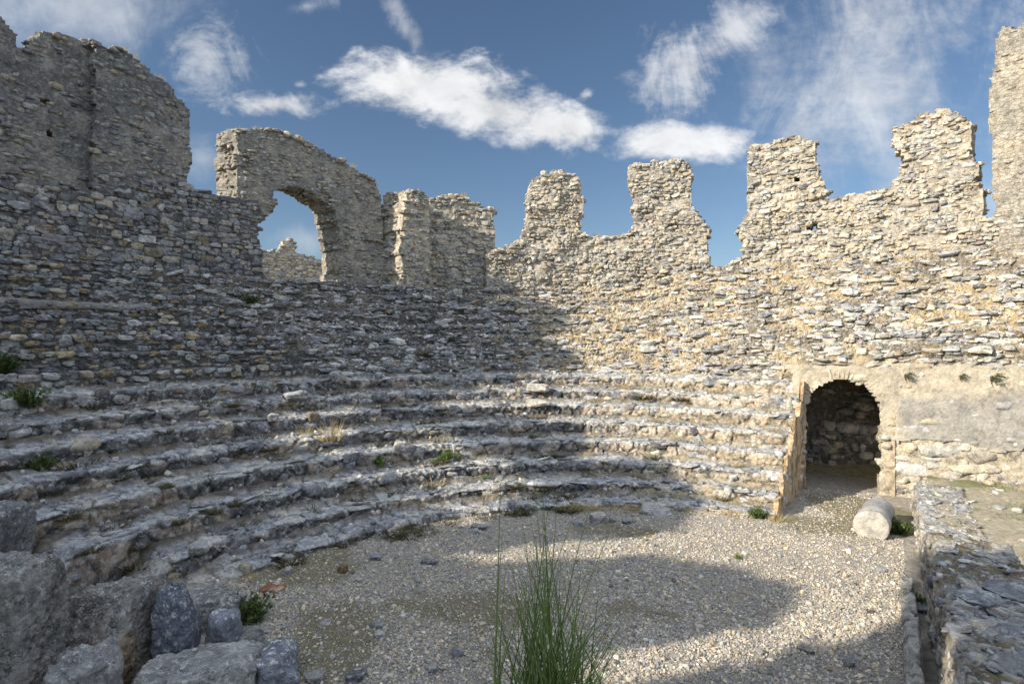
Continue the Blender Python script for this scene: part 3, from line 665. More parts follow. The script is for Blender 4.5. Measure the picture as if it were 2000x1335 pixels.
# ------------------------------------------------------------------ stage wall, stage earth, kerb
UN = np.array([.661, 1.])/math.hypot(.661, 1); UP = np.array([UN[1], -UN[0]])
L0, L1, nl = 2.6, 13.35, 330
yy = np.linspace(L0, L1, nl)
prof = [(0, -.1), (0, .2), (.0, .45), (.0, .7), (.01, .85), (.02, .94), (.06, .99)]+[(x, 1.0) for x in np.linspace(.12, .86, 22)]+[(.9, .98), (.93, .85), (.95, .5), (.95, -.3)]
pf = []
for i in range(len(prof)-1):
    (x0, z0), (x1, z1) = prof[i], prof[i+1]; m_ = max(1, int(math.hypot(x1-x0, z1-z0)/.045))
    pf += [(x0+(x1-x0)*j/m_, z0+(z1-z0)*j/m_) for j in range(m_)]
pf = np.array(pf)
H = 1.12-.55*sstep(8.1, 9.6, yy+.4*fbm(np.stack([yy, 0*yy, 0*yy], -1), 1, 2, 3))
off = pf[:, 0][None]+0*yy[:, None]; z = pf[:, 1][None]*H[:, None]
P = np.stack([.661*yy[:, None]+.6+UP[0]*off, yy[:, None]+UP[1]*off, z], -1)
d = .04*fbm(P, 2, 3, 230)+.035*ridged(P, 5, 3, 231)+.022*fbm(P, 16, 3, 234)
tp = (pf[:, 1] > .95)[None]
P[..., 2] += np.where(tp, d, 0); P[..., 0] -= np.where(tp, 0, d)*UP[0]; P[..., 1] -= np.where(tp, 0, d)*UP[1]
c = mix(mix((.27, .265, .255), (.42, .40, .355), sstep(-.2, .3, fbm(P, 2.5, 3, 232))[..., None]), (.17, .14, .09), (sstep(.05, .35, fbm(P, 1.3, 3, 233))*tp)[..., None])
c = mix(c, (.44, .37, .27), (~tp)[..., None]*.5)
mb = MB(); mb.add(P.reshape(-1, 3), gridfaces(nl, len(pf), True), np.concatenate([c, 0*c[..., :1]+.45], -1).reshape(-1, 4))
jt = np.where(tp[0])[0]; k = 130; ii = rng.integers(0, nl, k); jj = rng.choice(jt, k)
place(mb, 5, P[ii, jj]-np.array([0, 0, .008]), np.array([UN[0], UN[1], 0]), np.array([UP[0], UP[1], 0]), np.stack([rng.uniform(.02, .2, k), rng.uniform(.02, .13, k), rng.uniform(.01, .022, k)], 1), np.concatenate([pal(('grey', 'white', 'wall'), k), rng.uniform(.3, .8, (k, 1))], 1), .2)
k = 900; ii = rng.integers(0, nl, k); jj = rng.choice(jt, k); place(mb, 4, P[ii, jj]-np.array([0, 0, .006]), np.array([UN[0], UN[1], 0]), np.array([UP[0], UP[1], 0]), np.stack([rng.uniform(.012, .06, k), rng.uniform(.012, .05, k), rng.uniform(.01, .022, k)], 1), np.concatenate([pal(('grey', 'white', 'wall'), k), rng.uniform(.2, .7, (k, 1))], 1), .3)
k = 420; ii = rng.integers(0, nl, k); jj = rng.integers(1, jt[0], k); place(mb, 4, P[ii, jj]+np.array([.02*UP[0], .02*UP[1], 0]), np.array([-UN[0], -UN[1], 0]), np.array([-UP[0], -UP[1], 0]), np.stack([rng.uniform(.04, .16, k), rng.uniform(.03, .05, k), rng.uniform(.025, .06, k)], 1), np.concatenate([pal(('wall', 'grey', 'warm'), k), rng.uniform(.2, .6, (k, 1))], 1), .1)
tag(mb.build('stage_wall', M_ROW), 'low thick stone wall edging the stage at lower right, top rough', 'low wall')
# stage earth behind it
gx, gy = np.meshgrid(np.linspace(.0, 11, 160), np.linspace(2, 14.6, 220), indexing='ij')
X = .661*gy+.6+.35+gx*UP[0]; Y = gy+gx*UP[1]
P = np.stack([X, Y, 0*X], -1)
z = .56+.05*fbm(P, .9, 3, 240)+.02*fbm(P, 6, 2, 241)+.12*sstep(1, 5, gx)
pit = sstep(.62, .8, gx+.06*fbm(P, 2, 2, 9))*sstep(9.5+.0*gx, 8.7, gy+.35*gx*0+.2*fbm(P, 1.2, 3, 242)); z = z-pit*.75
c = mix(mix((.34, .30, .22), (.19, .19, .09), sstep(.0, .4, fbm(P, .9, 4, 243))[..., None]), (.40, .31, .19), (pit*.9)[..., None])
mb = MB(); mb.add(np.stack([X, Y, z], -1).reshape(-1, 3), gridfaces(160, 220, False), np.concatenate([c, 0*c[..., :1]+.15], -1).reshape(-1, 4))
k = 420; ii = rng.integers(0, 160, k); jj = rng.integers(90, 218, k); place(mb, 4, np.stack([X, Y, z], -1)[ii, jj], np.array([1., 0, 0]), np.array([0, 1., 0]), np.stack([rng.uniform(.02, .12, k)]*3, 1)*rng.uniform(.4, 1.3, (k, 3))*np.array([1, 1, .5]), np.concatenate([pal(('warm', 'wall'), k), np.full((k, 1), .3)], 1), .3)
tag(mb.build('stage_ground', M_SOIL), kind='structure')
# kerb of upright slabs
kerb = empty('stone_kerb', (5.8, 8.4, 0)); tag(kerb, 'narrow kerb of pale upright slabs along the foot of the stage wall', 'kerb')
for i, (ya, yb, hz) in enumerate(((4.6, 5.5, .20), (5.55, 6.35, .30), (6.5, 7.5, .33), (7.7, 8.5, .17), (8.75, 9.3, .10))):
    ym = (ya+yb)/2; L_ = (yb-ya)/2*math.hypot(.661, 1); p, Q = rock_shape(18, 300+i, 8, 9, .09)
    v = p*np.array([L_, .09, hz*.75]); w_ = np.stack([.661*ym+.30+UN[0]*v[:, 0]-UN[1]*v[:, 1], ym+UN[1]*v[:, 0]+UN[0]*v[:, 1], hz*.3+v[:, 2]], 1)
    mb = MB(); mb.add(w_, Q, (.46, .44, .40, .5)); child(mb.build('slab', M_BOU), kerb)

# ------------------------------------------------------------------ fallen column drum
ax = np.array([.62, .785, 0]); f0 = np.array([7.10, 11.25]); rd, ln = .31, 1.35
sx = np.array([ax[1], -ax[0], 0]); nth = 56
rings = [(0, .0), (0, .4), (0, .75), (0, .93), (.012, .985), (.04, 1.0)]+[(x, 1-.04*x/ln) for x in np.linspace(.1, .42, 6)]+[(.44, .955), (.46, .95), (.48, .955)]+[(x, .985-.05*x/ln) for x in np.linspace(.52, ln-.04, 16)]+[(ln, .9), (ln, .0)]
V = []
for xl, q in rings:
    t = np.linspace(0, 2*math.pi, nth, endpoint=False)
    V.append(np.array([f0[0], f0[1], rd*.80])+ax*xl+rd*q*(np.cos(t)[:, None]*sx+np.sin(t)[:, None]*np.array([0, 0, 1.])))
V = np.array(V); V += (.012*fbm(V, 4, 3, 250))[..., None]*np.array([.6, -.6, .6])
i, j = np.meshgrid(np.arange(len(rings)-1), np.arange(nth), indexing='ij'); a = (i*nth+j).ravel(); b = (i*nth+(j+1) % nth).ravel()
mb = MB(); mb.add(V.reshape(-1, 3), np.stack([a, b, b+nth, a+nth], 1), np.concatenate([mix((.40, .38, .34), (.25, .245, .235), (np.repeat([q[0] for q in rings], nth) > .46)[:, None]*.8), np.full((len(rings)*nth, 1), .45)], 1))
tag(mb.build('column_drum', M_PLA), 'fallen grey column drum lying on the gravel before the arched doorway', 'column drum')

# ------------------------------------------------------------------ boulders and loose rocks
def rock(name, cen, half, rz, tint, label, cat, seed, mat=None, n=22, cuts=7, q=None, rough=.09, tilt=(0, 0), group=None, lich=.6, fine=.019, patch=None):
    p, Q = rock_shape(n, seed, cuts, q, rough); S_ = float(np.mean(half)); w_ = p*np.array(half)/.45
    p = p*(1+fine*1.6*ridged(w_, 3.2, 3, seed)+fine*1.5*fbm(w_, 9, 4, seed)-fine*2.2*sstep(.25, .5, fbm(w_, 6, 3, seed+5)))[:, None]
    r_ = np.random.default_rng(seed+77)
    for _ in range(5 if n > 30 else 3):
        nn = r_.normal(size=3); nn /= np.linalg.norm(nn); d_ = p@nn; h_ = r_.uniform(.86, .98)*d_.max(); p = p*np.where(d_ > h_, (h_+.12*(d_-h_))/np.maximum(d_, 1e-6), 1)[:, None]
    v = p*np.array(half); a, b = tilt
    v = v@np.array([[1, 0, 0], [0, math.cos(a), math.sin(a)], [0, -math.sin(a), math.cos(a)]])@np.array([[math.cos(b), 0, -math.sin(b)], [0, 1, 0], [math.sin(b), 0, math.cos(b)]])
    mb = MB(); cv = np.tile(np.array([*tint, lich]), (len(v), 1))*np.array([1, 1, 1, 1]); cv[:, :3] *= (1+.3*fbm(v, 3, 4, seed+9))[:, None]; cv[:, 3] = np.clip(lich*.75+.45*sstep(.5, .85, p[:, 2]+.3*fbm(v, 4, 3, seed+3)), 0, 1)
    if patch: m_ = (sstep(.15, .35, p[:, 0]+.35*fbm(v, 3, 3, seed))*sstep(.55, .2, p[:, 2])*sstep(.3, -.3, p[:, 1]+.3))[:, None]; cv = mix(cv, np.array([*patch, .05]), m_*.9)
    mb.add(v, Q, cv); o = mb.build(name, mat or M_BOU, smooth=n < 30); o.location = cen; o.rotation_euler[2] = rz
    return tag(o, label, cat, group)
G = [
 ('boulder', (-5.40, 5.8, .70), (.62, .34, .95), .05, (.31, .30, .285), 'largest squared boulder at the lower left corner', 'boulder', 1, M_BOU, 80, 3, 14, .035),
 ('boulder', (-4.70, 6.6, .36), (.44, .42, .68), -.05, (.24, .225, .205), 'pitted flat topped block right of the largest boulder', 'boulder', 2, M_BOU, 70, 3, 12, .05),
 ('boulder', (-3.99, 6.78, .52), (.22, .25, .46), .15, (.10, .11, .14), 'smooth blue grey slate boulder standing beside the pitted block', 'boulder', 3, M_SLATE, 40, 6, 4),
 ('boulder', (-4.12, 5.5, .46), (.28, .28, .48), .2, (.30, .295, .29), 'rounded low boulder in front of the pitted block', 'boulder', 4, M_BOU, 60, 5, 4),
 ('boulder', (-3.40, 6.2, .08), (.58, .42, .36), .25, (.36, .355, .34), 'low broad pale slab in the lower left rocks', 'boulder', 6, M_BOU, 60, 5, 9, .05),
 ('boulder', (-2.82, 6.55, .10), (.33, .28, .24), .5, (.15, .16, .19), 'angular blue slate slab jutting over the gravel', 'boulder', 7, M_SLATE, 30, 7, 7),
 ('boulder', (-3.62, 7.1, .30), (.19, .17, .24), -.3, (.15, .16, .19), 'small pointed slate rock behind the pale slab', 'boulder', 8, M_SLATE, 26, 7, 5),
 ('boulder', (-3.30, 7.2, .14), (.16, .16, .17), .3, (.31, .305, .295), 'small rounded pitted rock beside the slate point', 'boulder', 9, M_BOU, 40, 5, 3),
 ('boulder', (-4.15, 7.9, .16), (.36, .36, .28), .2, (.28, .275, .265), 'broken seat block beside the green shrub', 'boulder', 10, M_BOU, 50, 5, 9, .05),
 ('boulder', (-7.12, 7.75, 1.12), (.36, .4, .52), .1, (.19, .19, .20), 'dark layered rock at the left edge above the largest boulder', 'boulder', 11, M_BOU, 54, 5, 8, .06),
]
for g in G: rock(*g, patch=(.40, .29, .18) if g[7] == 2 else None)
# smaller loose rocks: pixel centre of the foot, width in pixels, height ratio, colour, words
LR = [(1285, 1006, 58, .22, (.40, .39, .37), 'long flat pale rock lying under the lowest seat row'), (1170, 1022, 30, .75, (.42, .40, .37), 'round pale rock by the lowest seat row'),
 (1225, 1024, 18, .6, (.36, .37, .38), 'small grey rock right of the round pale rock'), (1197, 1020, 13, .8, (.4, .4, .4), 'tiny upright stone beside the round pale rock'), (1128, 1026, 20, .5, (.32, .33, .35), 'bluish stone left of the round pale rock'),
 (935, 1035, 30, .35, (.26, .27, .28), 'flat grey stone at the gap in the lowest seat row'), (926, 1043, 18, .6, (.5, .5, .48), 'white stone in front of the flat grey stone at the gap'),
 (668, 1119, 22, .7, (.26, .15, .08), 'rusty brown rock alone on the shaded gravel'), (558, 1123, 19, .85, (.42, .41, .40), 'square pale stone near the end of the lowest seat row'), (541, 1144, 20, .4, (.48, .47, .45), 'thin white stone behind the reddish slab'),
 (529, 1157, 42, .25, (.30, .14, .07), 'flat reddish slab near the green shrub'), (838, 1104, 36, .3, (.20, .205, .22), 'flat dark slate on the gravel'), (733, 1091, 24, .3, (.25, .25, .27), 'thin dark stone beyond the rusty brown rock'),
 (740, 1247, 20, .6, (.45, .44, .42), 'pale stone in the grassy gravel patch'), (893, 1284, 22, .7, (.32, .33, .36), 'bluish stone low at the left of the tall green stems'), (632, 1222, 24, .3, (.38, .38, .37), 'flat pale stone on the grassy gravel'),
 (720, 1162, 14, .6, (.3, .3, .31), 'small grey stone in the grassy patch'), (735, 1228, 26, .4, (.22, .22, .24), 'dark flat stone behind the pale stone in the grass'), (845, 1310, 18, .5, (.5, .49, .47), 'whitish chip near the bottom edge left of the stems'),
 (693, 1331, 40, .4, (.2, .205, .23), 'slate rock cut by the bottom edge'), (560, 1318, 34, .6, (.34, .33, .31), 'mottled rock below the jutting slate slab'), (612, 1334, 36, .5, (.30, .29, .28), 'mottled rock at the bottom edge right of the pale slab'),
 (470, 1248, 26, .6, (.4, .39, .37), 'white pebbly stone before the green shrub'), (515, 1240, 26, .4, (.42, .41, .4), 'flat white stone right of the green shrub foot'),
 (1052, 776, 42, .35, (.50, .47, .42), 'large pale rock where sunlight meets the shaded seats'), (1052, 802, 46, .2, (.44, .41, .36), 'broad slab just below the large pale rock'), (976, 820, 18, .8, (.42, .40, .37), 'upright pale stone below the broad slab'),
 (783, 876, 26, .6, (.46, .45, .43), 'pale stone on the shaded middle seat row'), (655, 758, 22, .9, (.44, .44, .44), 'little stone heap on the shaded seats'), (532, 832, 20, .7, (.5, .5, .5), 'white stone beside the sunlit grass tufts'),
 (572, 800, 46, .4, (.42, .43, .44), 'flat white slab on the shaded seat row'), (540, 1030, 22, .5, (.5, .5, .5), 'white stone on the second seat row'), (316, 1057, 24, .6, (.5, .5, .48), 'white stone on the third seat row at left'), (385, 1110, 34, .5, (.36, .35, .33), 'grey block leaning on the end of the second seat row'),
 (1330, 1000, 26, .6, (.36, .34, .31), 'grey stone at the right end of the shaded lowest row'), (1805, 1195, 30, .4, (.3, .31, .33), 'slate piece wedged beside the kerb'), (1725, 1118, 18, .5, (.33, .34, .36), 'grey stone on the sunlit gravel near the kerb'), (1580, 1275, 26, .3, (.38, .36, .33), 'flat stone at the shadow edge low right'), (1660, 1300, 20, .5, (.33, .33, .34), 'grey stone in the low right shadow')]
for i, (px, py, w, hr, cl, lb) in enumerate(LR):
    P = hit(px, py); hw = w*P[1]/FPX/2
    z = float(zsurf(np.array(P[0]), np.array(P[1]))); hz = hw*hr
    rock('loose_rock', (P[0], P[1]+hw*.5, z+hz*.55+.01), (hw, hw*.8, hz*1.1), rng.uniform(-.4, .4), cl, lb, 'rock', 400+i, None, 12, 7, None, .09, (rng.normal()*.1, rng.normal()*.1), lich=.3)
# plain slabs on the stage wall
for (px, py, w, lb) in ((1985, 1165, 96, 'broad slate slab set in the top of the stage wall'), (1925, 1285, 80, 'pale slab on the stage wall at the lower right corner')):
    P = hit(px, py); hw = w*P[1]/FPX/2
    rock('loose_slab', (P[0], P[1]+.1, 1.14), (hw, hw*.8, .035), .5, (.27, .28, .30), lb, 'rock', 460+w, M_BOU, 20, 9, 6, .14, lich=.5)

# ------------------------------------------------------------------ plants
def blades(mb, root, direc, length, width, bend, cols, seg=3):
    k = len(root); t = np.linspace(0, 1, seg+1)
    side = np.cross(direc, np.array([0, 0, 1.]))+rng.normal(size=(k, 3))*.3; side /= np.linalg.norm(side, axis=1, keepdims=True)
    c = root[:, None]+direc[:, None]*(t[None, :, None]*length[:, None, None])+bend[:, None]*(t[None, :, None]**2)*length[:, None, None]
    wv = side[:, None]*(width[:, None, None]*(1-.85*t[None, :, None])); V = np.stack([c-wv, c+wv], 2).reshape(k, -1, 3)
    s = np.arange(seg); q = np.stack([s*2, s*2+1, s*2+3, s*2+2], 1); nv = 2*(seg+1)
    mb.add(V.reshape(-1, 3), (q[None]+(np.arange(k)*nv)[:, None, None]).reshape(-1, 4), np.repeat(cols, nv, 0))
def tuft_mesh(nb, h, spread, cols, width=.006, lean=.5, name='tuft', mat=None):
    mb = MB(); a = rng.uniform(0, 2*math.pi, nb); r = spread*np.sqrt(rng.random(nb)); root = np.stack([r*np.cos(a), r*np.sin(a), np.full(nb, -.03)], 1)
    ln_ = h*rng.uniform(.5, 1.1, nb); le = lean*rng.uniform(.2, 1.2, nb); d = np.stack([np.cos(a)*le, np.sin(a)*le, np.ones(nb)], 1)+rng.normal(size=(nb, 3))*.15
    d /= np.linalg.norm(d, axis=1, keepdims=True); be = np.stack([np.cos(a)*.35, np.sin(a)*.35, -.25*np.ones(nb)], 1)*rng.uniform(0, 1, (nb, 1))
    c = np.array(cols)[rng.integers(0, len(cols), nb)]*rng.uniform(.7, 1.3, (nb, 1))
    blades(mb, root, d, ln_, np.full(nb, width), be, c); o = mb.build(name, mat or M_DRY, smooth=False); me = o.data; bpy.data.objects.remove(o); return me
def shrub_mesh(ns, h, lv, cols, lw=.016, name='shrub'):
    mb = MB(); a = rng.uniform(0, 2*math.pi, ns); le = rng.uniform(.1, 1.0, ns); d = np.stack([np.cos(a)*le, np.sin(a)*le, np.ones(ns)], 1); d /= np.linalg.norm(d, axis=1, keepdims=True)
    root = np.stack([np.cos(a)*.08*le, np.sin(a)*.08*le, 0*a-.02], 1); L_ = h*rng.uniform(.6, 1.05, ns)
    blades(mb, root, d, L_, np.full(ns, .005), d*0, np.tile(np.array([[.12, .10, .05]]), (ns, 1)))
    t = rng.uniform(.2, 1.02, (ns, lv)); p = root[:, None]+d[:, None]*(t*L_[:, None])[..., None]; k = ns*lv
    ld = rng.normal(size=(k, 3))+np.repeat(d, lv, 0)*1.1; ld /= np.linalg.norm(ld, axis=1, keepdims=True)
    c = np.array(cols)[rng.integers(0, len(cols), k)]*rng.uniform(.6, 1.4, (k, 1))
    blades(mb, p.reshape(-1, 3), ld, rng.uniform(.03, .06, k)*h/.35, np.full(k, lw*h/.35), ld*0, c, 2); o = mb.build(name, M_LEAF, smooth=False); me = o.data; bpy.data.objects.remove(o); return me
STRAW = [(.48, .38, .18), (.40, .31, .14), (.55, .46, .25)]; OLIVE = [(.115, .10, .05), (.085, .085, .04), (.16, .125, .065), (.06, .065, .03)]; GREEN = [(.08, .135, .035), (.11, .17, .05), (.06, .10, .03), (.15, .16, .06)]; LIME = [(.16, .24, .04), (.12, .20, .04)]
DRYM = [tuft_mesh(90, .30, .14, STRAW, .005, .45, 'dry_tuft') for _ in range(4)]
OLM = [tuft_mesh(240, .20, .17, OLIVE, .007, 1.0, 'olive_tuft') for _ in range(5)]
GRM = [shrub_mesh(60, .35, 26, GREEN, name='green_shrub') for _ in range(3)]; LIM = [shrub_mesh(34, .3, 18, LIME, name='lime_plant') for _ in range(2)]
CAM_ = [shrub_mesh(26, .35, 16, [(.13, .15, .08), (.17, .19, .10), (.10, .12, .06)], .016, 'wall_weed') for _ in range(2)]
ORD = ['lowest', 'second', 'third', 'fourth', 'fifth', 'sixth', 'seventh', 'eighth']
def put(me, name, P, sc, label, cat, group=None, rz=None, rx=0, ry=0):
    o = bpy.data.objects.new(name, me); o.location = P; s = sc if np.ndim(sc) else (sc, sc, sc); o.scale = s; o.rotation_euler = (rx, ry, rng.uniform(0, 6.28) if rz is None else rz)
    COL.objects.link(o); return tag(o, label, cat, group)
def where_words(P):
    r = math.hypot(P[0]-CX, P[1]-CY); ph = math.degrees(math.atan2(P[1]-CY, P[0]-CX))
    if r < 7.7: w = 'by the gravel floor'
    else:
        k = int((r-7.66)/float(tread(np.array(ph)))); w = 'on the %s seat row' % ORD[k] if k < 8 else 'on the rubble slope'
    px = 1000+FPX*P[0]/P[1]
    return w, ('far left' if px < 350 else 'left' if px < 620 else 'centre left' if px < 850 else 'centre' if px < 1120 else 'right' if px < 1420 else 'far right')
for (px, py, wpx, lb) in ((55, 795, 62, 'bright green cushion shrub at left, below the rebuilt masonry'), (75, 922, 55, 'dark green shrub at far left on a middle seat row'), (2, 728, 60, 'green shrub cut by the left edge beside the masonry'),
                          (486, 1215, 78, 'leafy green shrub where the gravel meets the lower left rocks'), (1752, 1042, 48, 'green weed bush beside the fallen column drum'), (1482, 1012, 34, 'small green weed left of the arched doorway foot'), (1790, 1182, 36, 'pale green plant growing behind the kerb slab'), (487, 596, 36, 'dark green clump high on the shaded rubble slope')):
    P = hit(px, py); put(GRM[rng.integers(3)], 'green_shrub', P, wpx*P[1]/FPX/.5, lb, 'shrub')
for (px, py, wpx, lb) in ((874, 903, 38, 'sunlit bright green plant on the shaded seats at centre'), (740, 914, 34, 'pale green plant left of the bright green one'), (945, 940, 22, 'small round yellowish plant right of the bright green plant'), (848, 906, 18, 'little sprout just left of the bright green plant'), (1442, 1090, 14, 'tiny green sprout on the sunlit gravel'), (765, 968, 12, 'tiny lime sprout on the second seat row')):
    P = hit(px, py); put(LIM[rng.integers(2)], 'green_plant', P, wpx*P[1]/FPX/.36, lb, 'plant')
for (px, py, wpx, lb) in ((645, 855, 62, 'largest sunlit straw tuft on the shaded seats'), (592, 850, 36, 'smaller sunlit straw tuft left of the largest one')):
    P = hit(px, py); put(DRYM[0], 'straw_tuft', P, (wpx*P[1]/FPX/.42, wpx*P[1]/FPX/.42, wpx*P[1]/FPX/.38), lb, 'grass tuft')
OL = [(320, 845, 40), (300, 925, 46), (325, 950, 36), (235, 935, 40), (450, 792, 42), (180, 795, 60), (395, 792, 36), (705, 768, 52), (665, 768, 30), (525, 878, 44), (480, 880, 40), (735, 868, 48), (612, 798, 44), (800, 1048, 60), (832, 1042, 50), (770, 1052, 40), (690, 948, 26), (560, 790, 34),
      (1258, 776, 60), (1332, 780, 52), (1278, 892, 52), (1412, 972, 44), (1105, 728, 44), (822, 692, 34), (830, 728, 34), (640, 935, 30), (1010, 950, 40), (1060, 955, 40), (240, 1010, 50), (130, 1010, 60), (100, 960, 46), (180, 1075, 50), (270, 1070, 46), (420, 1000, 40), (350, 1020, 44), (460, 985, 34), (720, 1040, 34), (1700, 1195, 24), (560, 1075, 30), (640, 1050, 24), (20, 930, 40), (860, 800, 30), (940, 860, 28), (1150, 925, 40), (1240, 930, 40)]
for px, py, wpx in OL:
    P = hit(px, py); w, sd = where_words(P); s = wpx*P[1]/FPX/.5
    put(OLM[rng.integers(5)], 'olive_tuft', P, (s, s, s*.8), 'dark olive grass tuft %s, %s of view' % (w, sd), 'grass tuft', 'olive tufts on the seats')
# straw grass along the foot of the seats
cnt = 0
for k in range(0, 8):
    for _ in range(30):
        ph = rng.uniform(62, 158 if k < 3 else 172); ph = ph if rng.random() > .45 else rng.uniform(62, 100)
        if float(zk(k, np.array(ph))) < .6*ZK[k]: continue
        r = float(Rk(k, np.array(ph)))-.1+rng.normal()*.04; x, y = CX+r*math.cos(R_(ph)), CY+r*math.sin(R_(ph)); z = float(zk(k-1, np.array(ph)))
        sun = ph < 95; P = np.array([x, y, z+.02]); w, sd = where_words(P); s = rng.uniform(.45, 1.05)
        put(DRYM[rng.integers(4)] if sun or rng.random() < .22 else OLM[rng.integers(5)], 'dry_tuft', P, (s*1.2, s*1.2, s*.75) if sun else (s*1.7, s*1.5, s*1.05), 'dry grass tuft at riser foot %s, %s of view' % (w, sd), 'grass tuft', 'dry tufts along the seat risers')
for _ in range(150):
    i = rng.integers(260, 1300); j = rng.integers(6, len(tt)-20)
    if mas[i, j] > .4: continue
    P = SP[i, j]; w, sd = where_words(P); s = rng.uniform(.4, .9)
    put(DRYM[rng.integers(4)] if PH2[i] < 100 else OLM[rng.integers(5)], 'dry_tuft', P, (s*1.3, s*1.3, s*.6), 'dry grass tuft among the rubble, %s of the view' % sd, 'grass tuft', 'dry tufts on the rubble slope')
# dry tufts on the wall tops
for px, py in ((470, 252), (500, 248), (690, 322), (735, 358), (885, 380), (905, 380), (1045, 350), (1080, 333), (1165, 458), (1190, 461), (1210, 459), (975, 484), (1005, 478), (1640, 384), (1665, 380), (1560, 266), (240, 98), (262, 108), (310, 152), (1470, 283), (1700, 372)):
    ph, z = cyl(px, py, 20.6); P = np.array([CX+20.6*math.cos(ph), CY+20.6*math.sin(ph), z-.06]); s = rng.uniform(.5, .8)
    nm = 'tower' if px < 372 else 'arched window wall' if px < 760 else 'twin pier' if px < 960 else 'two stump wall' if px < 1410 else 'mushroom stump wall'
    put(DRYM[rng.integers(4)], 'dry_tuft', P, (s*1.3, s*1.3, s), 'dry grass tuft on top of the %s' % nm, 'grass tuft', 'dry tufts on the wall tops')
# weeds hanging on the plaster wall
for (a, z, s, lb) in ((2.25, 3.1, .6, 'hanging weed on the plaster wall just right of the arch'), (3.35, 3.1, .45, 'hanging weed midway along the plaster wall'), (3.95, 3.1, .75, 'bushy hanging weed at the right end of the plaster wall')):
    P = front.P(np.array(-a), np.array(z), np.array(.05)); put(CAM_[rng.integers(2)], 'wall_weed', P, s, lb, 'weed', rz=rng.uniform(-.3, .3), rx=2.2)
# grass on the stage earth: one mass
mb = MB(); k = 7000; u_ = rng.uniform(1.0, 6.5, k); v_ = rng.uniform(9.3, 14.4, k); X = .661*v_+.85+u_*UP[0]; Y = v_+u_*UP[1]; dn = fbm(np.stack([X, Y, 0*X], -1), .9, 4, 243) > -.05
X, Y = X[dn], Y[dn]; k = len(X); d = rng.normal(size=(k, 3))*.5+np.array([0, 0, 1.]); d /= np.linalg.norm(d, axis=1, keepdims=True)
cg = np.array(GREEN+LIME+STRAW)[rng.integers(0, 8, k)]
blades(mb, np.stack([X, Y, np.full(k, .58)], 1), d, rng.uniform(.04, .13, k), np.full(k, .005), d*0, cg, 2)
k = 4200; X = rng.normal(-2.5, 1.1, k); Y = rng.normal(8.0, .75, k); d = rng.normal(size=(k, 3))*.7+np.array([0, 0, 1.]); d /= np.linalg.norm(d, axis=1, keepdims=True)
blades(mb, np.stack([X, Y, gz(X, Y)], 1), d, rng.uniform(.015, .05, k), np.full(k, .003), d*0, np.array([(.20, .18, .08), (.12, .12, .05), (.3, .25, .12)])[rng.integers(0, 3, k)], 2)
tag(mb.build('short_grass', M_DRY, smooth=False), 'short sparse grass on the stage earth and gravel', 'grass', kind='stuff')
# tall broom in the foreground
mb = MB(); k = 230; tipx = np.clip(rng.normal(1068, 82, k), 948, 1240); tipy = 1000+np.abs(tipx-1055)*1.15+rng.gamma(2.2, 66, k)
tipx[:14] = (978, 982, 1010, 1042, 1046, 1060, 1074, 1090, 1118, 1150, 1172, 1190, 1060, 1035); tipy[:14] = (940, 1035, 960, 930, 1045, 955, 965, 945, 1015, 1000, 1060, 1040, 985, 1010)
ex = rng.random(k) < .22; ex[:14] = False; tipx[ex] = rng.uniform(1120, 1240, ex.sum()); tipy[ex] = rng.uniform(1180, 1300, ex.sum())
Dp = 2.2+rng.normal(size=k)*.12; root = np.stack([(1072-1000)/FPX*2.2+rng.normal(size=k)*.10, 2.2+rng.normal(size=k)*.06, np.full(k, 2.36)], 1)
root[:2, 0] = -.07
tip = np.stack([(tipx-1000)/FPX*Dp, Dp, CAMZ-(tipy-667)/FPX*Dp], 1)
seg = 9; t = np.linspace(0, 1, seg+1)[None, :, None]; mid = (root+tip)/2; mid[:, 0] = root[:, 0]+(tip[:, 0]-root[:, 0])*.36+rng.normal(size=k)*.02; mid[:, 2] += .03+rng.normal(size=k)*.02
cl = root[:, None]*(1-t)**2+mid[:, None]*2*t*(1-t)+tip[:, None]*t**2
rad_ = (rng.uniform(.002, .0044, k)[:, None]*(1-.8*np.linspace(0, 1, seg+1)[None]**1.3))
ang = np.arange(4)*math.pi/2; off = np.stack([np.cos(ang), np.sin(ang), 0*ang], 1)
V = cl[:, :, None]+off[None, None]*rad_[..., None, None]; i, j = np.meshgrid(np.arange(seg), np.arange(4), indexing='ij')
q = np.stack([i*4+j, i*4+(j+1) % 4, (i+1)*4+(j+1) % 4, (i+1)*4+j], -1).reshape(-1, 4); nv = (seg+1)*4
cs = np.array([(.19, .28, .08), (.15, .225, .065), (.24, .31, .10), (.19, .25, .08), (.36, .32, .16)])[rng.integers(0, 4, k)]
mb.add(V.reshape(-1, 3), (q[None]+(np.arange(k)*nv)[:, None, None]).reshape(-1, 4), np.repeat(cs, nv, 0))
tag(mb.build('broom_plant', M_LEAF), 'tall green broom plant with thin upright stems at bottom centre', 'plant')

